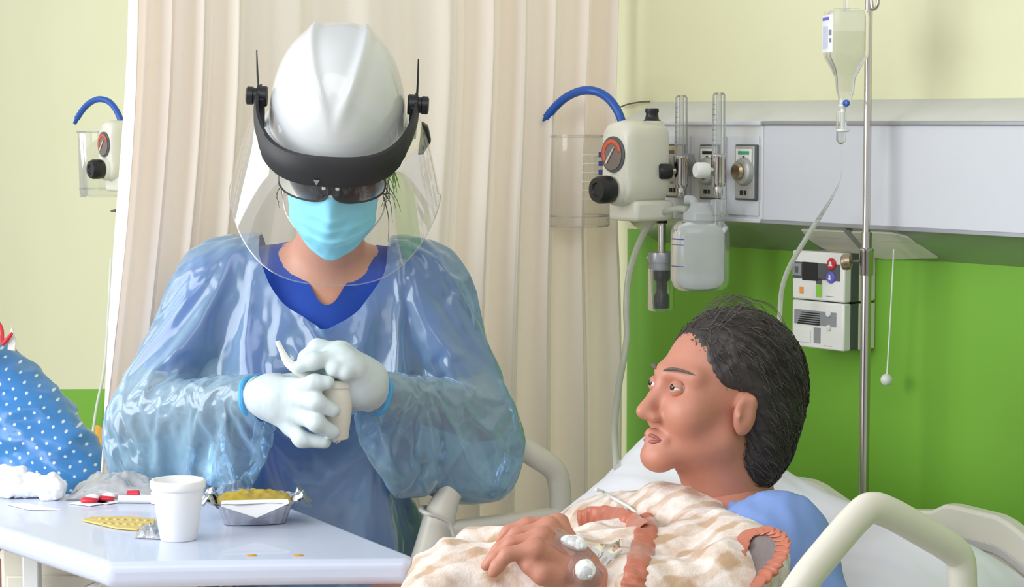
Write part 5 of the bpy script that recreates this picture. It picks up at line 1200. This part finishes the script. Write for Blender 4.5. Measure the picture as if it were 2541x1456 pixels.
def crumple(name, label, cat, c, r, mat, seed, sc=26, amp=.35, h=.004, ex=None, angle=28):
    b = Blob(.015); random.seed(seed)
    for i in range(5): q = Vector(c)+Vector((random.uniform(-.6, .6)*r[0], random.uniform(-.5, .5)*r[1], random.uniform(-.15, .45)*r[2])); b.ell(q, (r[0]*random.uniform(.4, .65), r[1]*random.uniform(.45, .7), r[2]*random.uniform(.4, .65)))
    v, f = b.mesh(h); v = relax(v, f, 1); n = normals(v, f); v = v+n*((fbm(v, sc, 3, seed, True)-.35)*min(r)*amp)[:, None]; v[:, 2] = np.maximum(v[:, 2], ZT+.0008)
    o = sdf_obj(name, v, f, mat, None, angle=angle); return tag(o, label, cat)
def on_t(px, py, dz): return T(px, py)+Z*dz
crumple('crumpled_glove', 'crumpled white rubber glove at the far left of the table', 'glove', on_t(18, 1232, .022), (.042, .03, .03), 'tissue', 5, 22, .5, angle=60)
crumple('crumpled_tissue', 'ruffled white tissue lying between the glove and foil packet', 'tissue', on_t(90, 1236, .016), (.034, .03, .024), 'tissue', 8, 30, .6)
crumple('crumpled_tissue', 'pointed crumpled white napkin leaning on the foil packet', 'tissue', on_t(140, 1240, .016), (.024, .026, .022), 'tissue', 12, 34, .6)
def packet(name, label, cat, pts, mat, hgt, seed, solid=.0006):
    """crinkled sheet over a quad of table pixels"""
    A, B_, C_, D = [T(*q) for q in pts]
    def fn(a, b_):
        p = (A*(1-a)+B_*a)*(1-b_)+(D*(1-a)+C_*a)*b_; e = math.sin(math.pi*min(1, max(0, a)))**.5*math.sin(math.pi*min(1, max(0, b_)))**.5
        return p+Z*(.0015+hgt*e*(1+.6*noise.noise(Vector((a*5, b_*4, seed))))+.005*abs(noise.noise(Vector((a*9, b_*6, seed+3))))*(.3+e))
    g = G(); g.grid(fn, 48, 26); o = g.build(name, mat, angle=30, solid=solid); return tag(o, label, cat)
packet('foil_packet', 'open silvery plastic packet lying along the back of the table', 'packet', [(160, 1242), (400, 1240), (395, 1212), (215, 1205)], 'bag_film', .030, 2)
packet('plastic_bag', 'crinkled bluish plastic bag behind the white foam cup', 'bag', [(285, 1228), (520, 1236), (540, 1214), (330, 1208)], 'bag_film_blue', .018, 6)
packet('plastic_wrap', 'clear crumpled wrap at the foot of the standing white cup', 'wrap', [(334, 1336), (398, 1340), (392, 1312), (350, 1316)], 'bag_film', .010, 9)
packet('plastic_wrap', 'wrinkled bluish film lying against the nurse behind the food tray', 'wrap', [(516, 1250), (640, 1246), (630, 1222), (545, 1220)], 'bag_film_blue', .020, 12)
M('tray_dark', (120, 126, 142), .5, var=.2, scale=200)
g = G(); A, B_, C_, D = T(205, 1240), T(330, 1236), T(330, 1226), T(225, 1228); g.prism([A, B_, C_, D], Z*.014); tag(g.build('grey_carton', 'tray_dark', bevel=.002), 'small grey speckled box under the silvery packet', 'box')
def slab(name, label, cat, px, mat, th, bump=.0, group=None):
    g = G(); g.prism([T(*q)+Z*.0006 for q in px], Z*th); o = g.build(name, mat, bevel=min(.001, th*.3)); return tag(o, label, cat, group)
slab('paper_card', 'flat white paper card at the left of the table', 'paper', [(14, 1252), (70, 1266), (150, 1267), (60, 1249)], 'paper', .0012)
def wafer():
    w = thing('blister_pack', 'flat gold blister strip lying left of the standing cup', 'blister pack', T(300, 1305))
    g = G(); g.prism([T(*q)+Z*.0006 for q in ((204, 1294), (228, 1287), (330, 1286), (385, 1292), (382, 1312), (340, 1318), (290, 1314))], Z*.003); g.build('strip', 'wafer', w, bevel=.001)
    for i in range(7):
        for j in range(2): g = G(); p = T(250+i*19+j*6, 1293+j*11+i*.7)+Z*.0035; g.ell(p, (.0042, .006, .0022), seg=10, rings=6); g.build('pocket', 'wafer', w)
wafer()
for k, (x, y, lab) in enumerate(((222, 1250, 'red and white sweet sachet nearest the left on the table'), (262, 1246, 'red and white sweet sachet beside the red capped vial'))):
    s = thing('sweet_sachet', lab, 'sachet', T(x, y), 'sweet sachets on the table'); c = T(x, y)
    g = G(); g.prism([c+Vector((a*.032, b_*.03, .0008)) for a, b_ in ((-1, -.1), (.2, -.9), (1, .1), (-.1, .8))], Z*.0018); g.build('paper_base', 'paper', s, bevel=.0005)
    g = G(); g.ell(c+Z*.006, (.015, .010, .0055)); g.build('sweet', 'candy_red', s)
    g = G(); g.ell(c+Vector((.004, .004, .010)), (.011, .008, .005)); g.build('sweet_top', 'tissue', s)
v = thing('vial', 'small white vial with a red cap lying beside the standing cup', 'vial', T(345, 1247)); c = T(335, 1248)+Z*.007
g = G(); g.tube([c-Vector((.026, 0, 0)), c+Vector((.028, -.004, 0))], .0065, 12, sub=1); g.build('body', 'plastic_white', v)
g = G(); g.tube([c+Vector((-.012, .004, .006)), c+Vector((.006, .002, .007))], .0065, 12, sub=1); g.build('cap', 'candy_red', v)
g = G(); g.box(c+Vector((.038, -.004, .004)), (.010, .012, .010)); g.build('label_block', 'paper', v, bevel=.001)
for x, y, lab in ((620, 1379, 'brown food crumb on the front rim, nearer the cup'), (736, 1379, 'brown food crumb on the front rim, below the foil tray')):
    q = T(x, y); b = Blob(.004); b.ell(q+Z*.0005, (.006, .004, .0016)).ell(q+Vector((.006, .001, .0004)), (.004, .003, .0012)); vv, ff = b.mesh(.0009); tag(sdf_obj('food_crumb', vv, ff, 'crumb'), lab, 'crumb')
# ------------------------------------------------------------------ cabinet and bag under the table
M('cabinet_cream', (222, 216, 202), .5, var=.02)
cb = thing('bedside_cabinet', 'cream bedside cabinet seen below the overbed table', 'cabinet', (-.66, 3.62, 0)); 
g = G(); g.box((-.66, 3.62, .44), (.165, .09, .43)); g.build('carcass', 'cabinet_cream', cb, bevel=.006)
g = G(); g.box((-.66, 3.527, .62), (.155, .004, .20)); dr_ = g.build('door', 'cabinet_cream', cb, bevel=.003)
g = G(); g.box((-.56, 3.519, .6), (.006, .006, .05)); g.build('handle', 'alu', dr_, bevel=.002)
M('bag_brown', (142, 92, 74), .6, var=.2, scale=30)
bp_ = PY(12, 1425, 3.62); b = Blob(.03); b.ell(bp_, (.035, .04, .05)).cap(bp_-Z*.06, bp_-Z*.5, .05, .07).cap(bp_-Z*.5, (bp_.x, bp_.y, .06), .07, .06); v_, f_ = b.mesh(.009); v_ = relax(v_, f_, 2)
bb = thing('bag', 'brown bag with a pale strap under the table at left edge', 'bag', (bp_.x, bp_.y, 0)); sdf_obj('sack', v_, f_, 'bag_brown', bb)
g = G(); g.tube([PY(-10, 1372, 3.57), PY(12, 1382, 3.565), PY(34, 1402, 3.57), PY(46, 1440, 3.575), PY(44, 1480, 3.58)], .006, 8, flat=.5, flatdir=(0, 1, 0)); g.build('strap', 'table_metal', bb)
# ------------------------------------------------------------------ second person at the left edge
def dotted():
    m = bpy.data.materials.new('gown_blue'); m.use_nodes = True; nt = m.node_tree; b = nt.nodes['Principled BSDF']; L = nt.links.new; nd = nt.nodes.new
    tc = nd('ShaderNodeTexCoord'); mp = nd('ShaderNodeMapping'); mp.inputs['Rotation'].default_value = (0, .5, 0); mp.inputs['Scale'].default_value = (46, .01, 46); L(tc.outputs['Object'], mp.inputs[0])
    vo = nd('ShaderNodeTexVoronoi'); vo.inputs['Scale'].default_value = 1; vo.inputs['Randomness'].default_value = .12; L(mp.outputs[0], vo.inputs['Vector'])
    st = nd('ShaderNodeMapRange'); st.inputs[1].default_value = .10; st.inputs[2].default_value = .17; st.inputs[3].default_value = 1; st.inputs[4].default_value = 0; L(vo.outputs['Distance'], st.inputs[0])
    n = nd('ShaderNodeTexNoise'); n.inputs['Scale'].default_value = 6; L(tc.outputs['Object'], n.inputs['Vector'])
    cm = nd('ShaderNodeMix'); cm.data_type = 'RGBA'; cm.inputs[6].default_value = rgb(66, 122, 184); cm.inputs[7].default_value = rgb(58, 140, 214); L(n.outputs['Fac'], cm.inputs[0])
    mx = nd('ShaderNodeMix'); mx.data_type = 'RGBA'; L(st.outputs[0], mx.inputs[0]); L(cm.outputs[2], mx.inputs[6]); mx.inputs[7].default_value = rgb(214, 226, 236); L(mx.outputs[2], b.inputs['Base Color']); b.inputs['Roughness'].default_value = .3
    MATS['gown_blue'] = m
dotted()
def second():
    t = thing('person', 'second person in dotted blue gown, cut off by the left edge', 'person', PY(-120, 1200, 4.75)*1)
    t.location.z = 0; Q = PY; hd = Q(-170, 800, 4.62)
    b = Blob(.04); b.ell(hd, (.075, .095, .11)).cap(hd-Z*.08, Q(-130, 960, 4.75), .055, .06).cap(Q(-130, 1000, 4.78), Q(-130, 1300, 4.8), .12, .12).cap(Q(-60, 990, 4.72), Q(120, 1140, 4.6), .05, .04)
    x0 = Q(-130, 1300, 4.8)
    for s in (-.09, .09): b.cap((x0.x+s, 4.8, .8), (x0.x+s, 4.8, .06), .08, .05).cap((x0.x+s, 4.8, .05), (x0.x+s, 4.68, .04), .045, .035)
    v, f = b.mesh(.014); v = relax(v, f, 2); sdf_obj('body', v, f, 'skin_patient', t)
    g_ = Blob(.06); g_.cap(Q(-110, 985, 4.76), Q(-60, 975, 4.72), .15, .125).cap(Q(-60, 985, 4.72), Q(70, 1050, 4.64), .115, .085).cap(Q(70, 1050, 4.64), Q(160, 1125, 4.58), .085, .058).cap(Q(160, 1125, 4.58), Q(225, 1172, 4.54), .055, .03).cap(Q(-110, 1050, 4.77), Q(-110, 1500, 4.8), .16, .2).cap(Q(20, 1120, 4.62), Q(160, 1185, 4.54), .07, .045)
    v, f = g_.mesh(.009); v = relax(v, f, 2); n = normals(v, f); v = v+n*((fbm(v+np.outer(v[:, 2], [.8, 0, 0]), (7, 6, 14), 3, 21, True)-.4)*.022)[:, None]; sdf_obj('gown', v, f, 'gown_blue', t)
    g = G(); g.prism([Q(18, 868, 4.5), Q(38, 872, 4.5), Q(40, 850, 4.5), Q(30, 808, 4.5), Q(22, 830, 4.5)], Vector((0, .006, 0))); g.build('collar_tab', 'plastic_white', t, bevel=.002)
    g = G(); g.tube([Q(-12, 790, 4.55), Q(4, 815, 4.52), Q(6, 850, 4.5), Q(14, 846, 4.495), Q(30, 826, 4.49)], [.004, .004, .004, .005, .003], 8); g.build('strap', 'red', t)
    b = Blob(.03); b.ell(hd+Vector((0, .02, .02)), (.085, .1, .11)); v, f = b.mesh(.012); sdf_obj('hair', v, f, 'hair_dark', t)
second()
done()
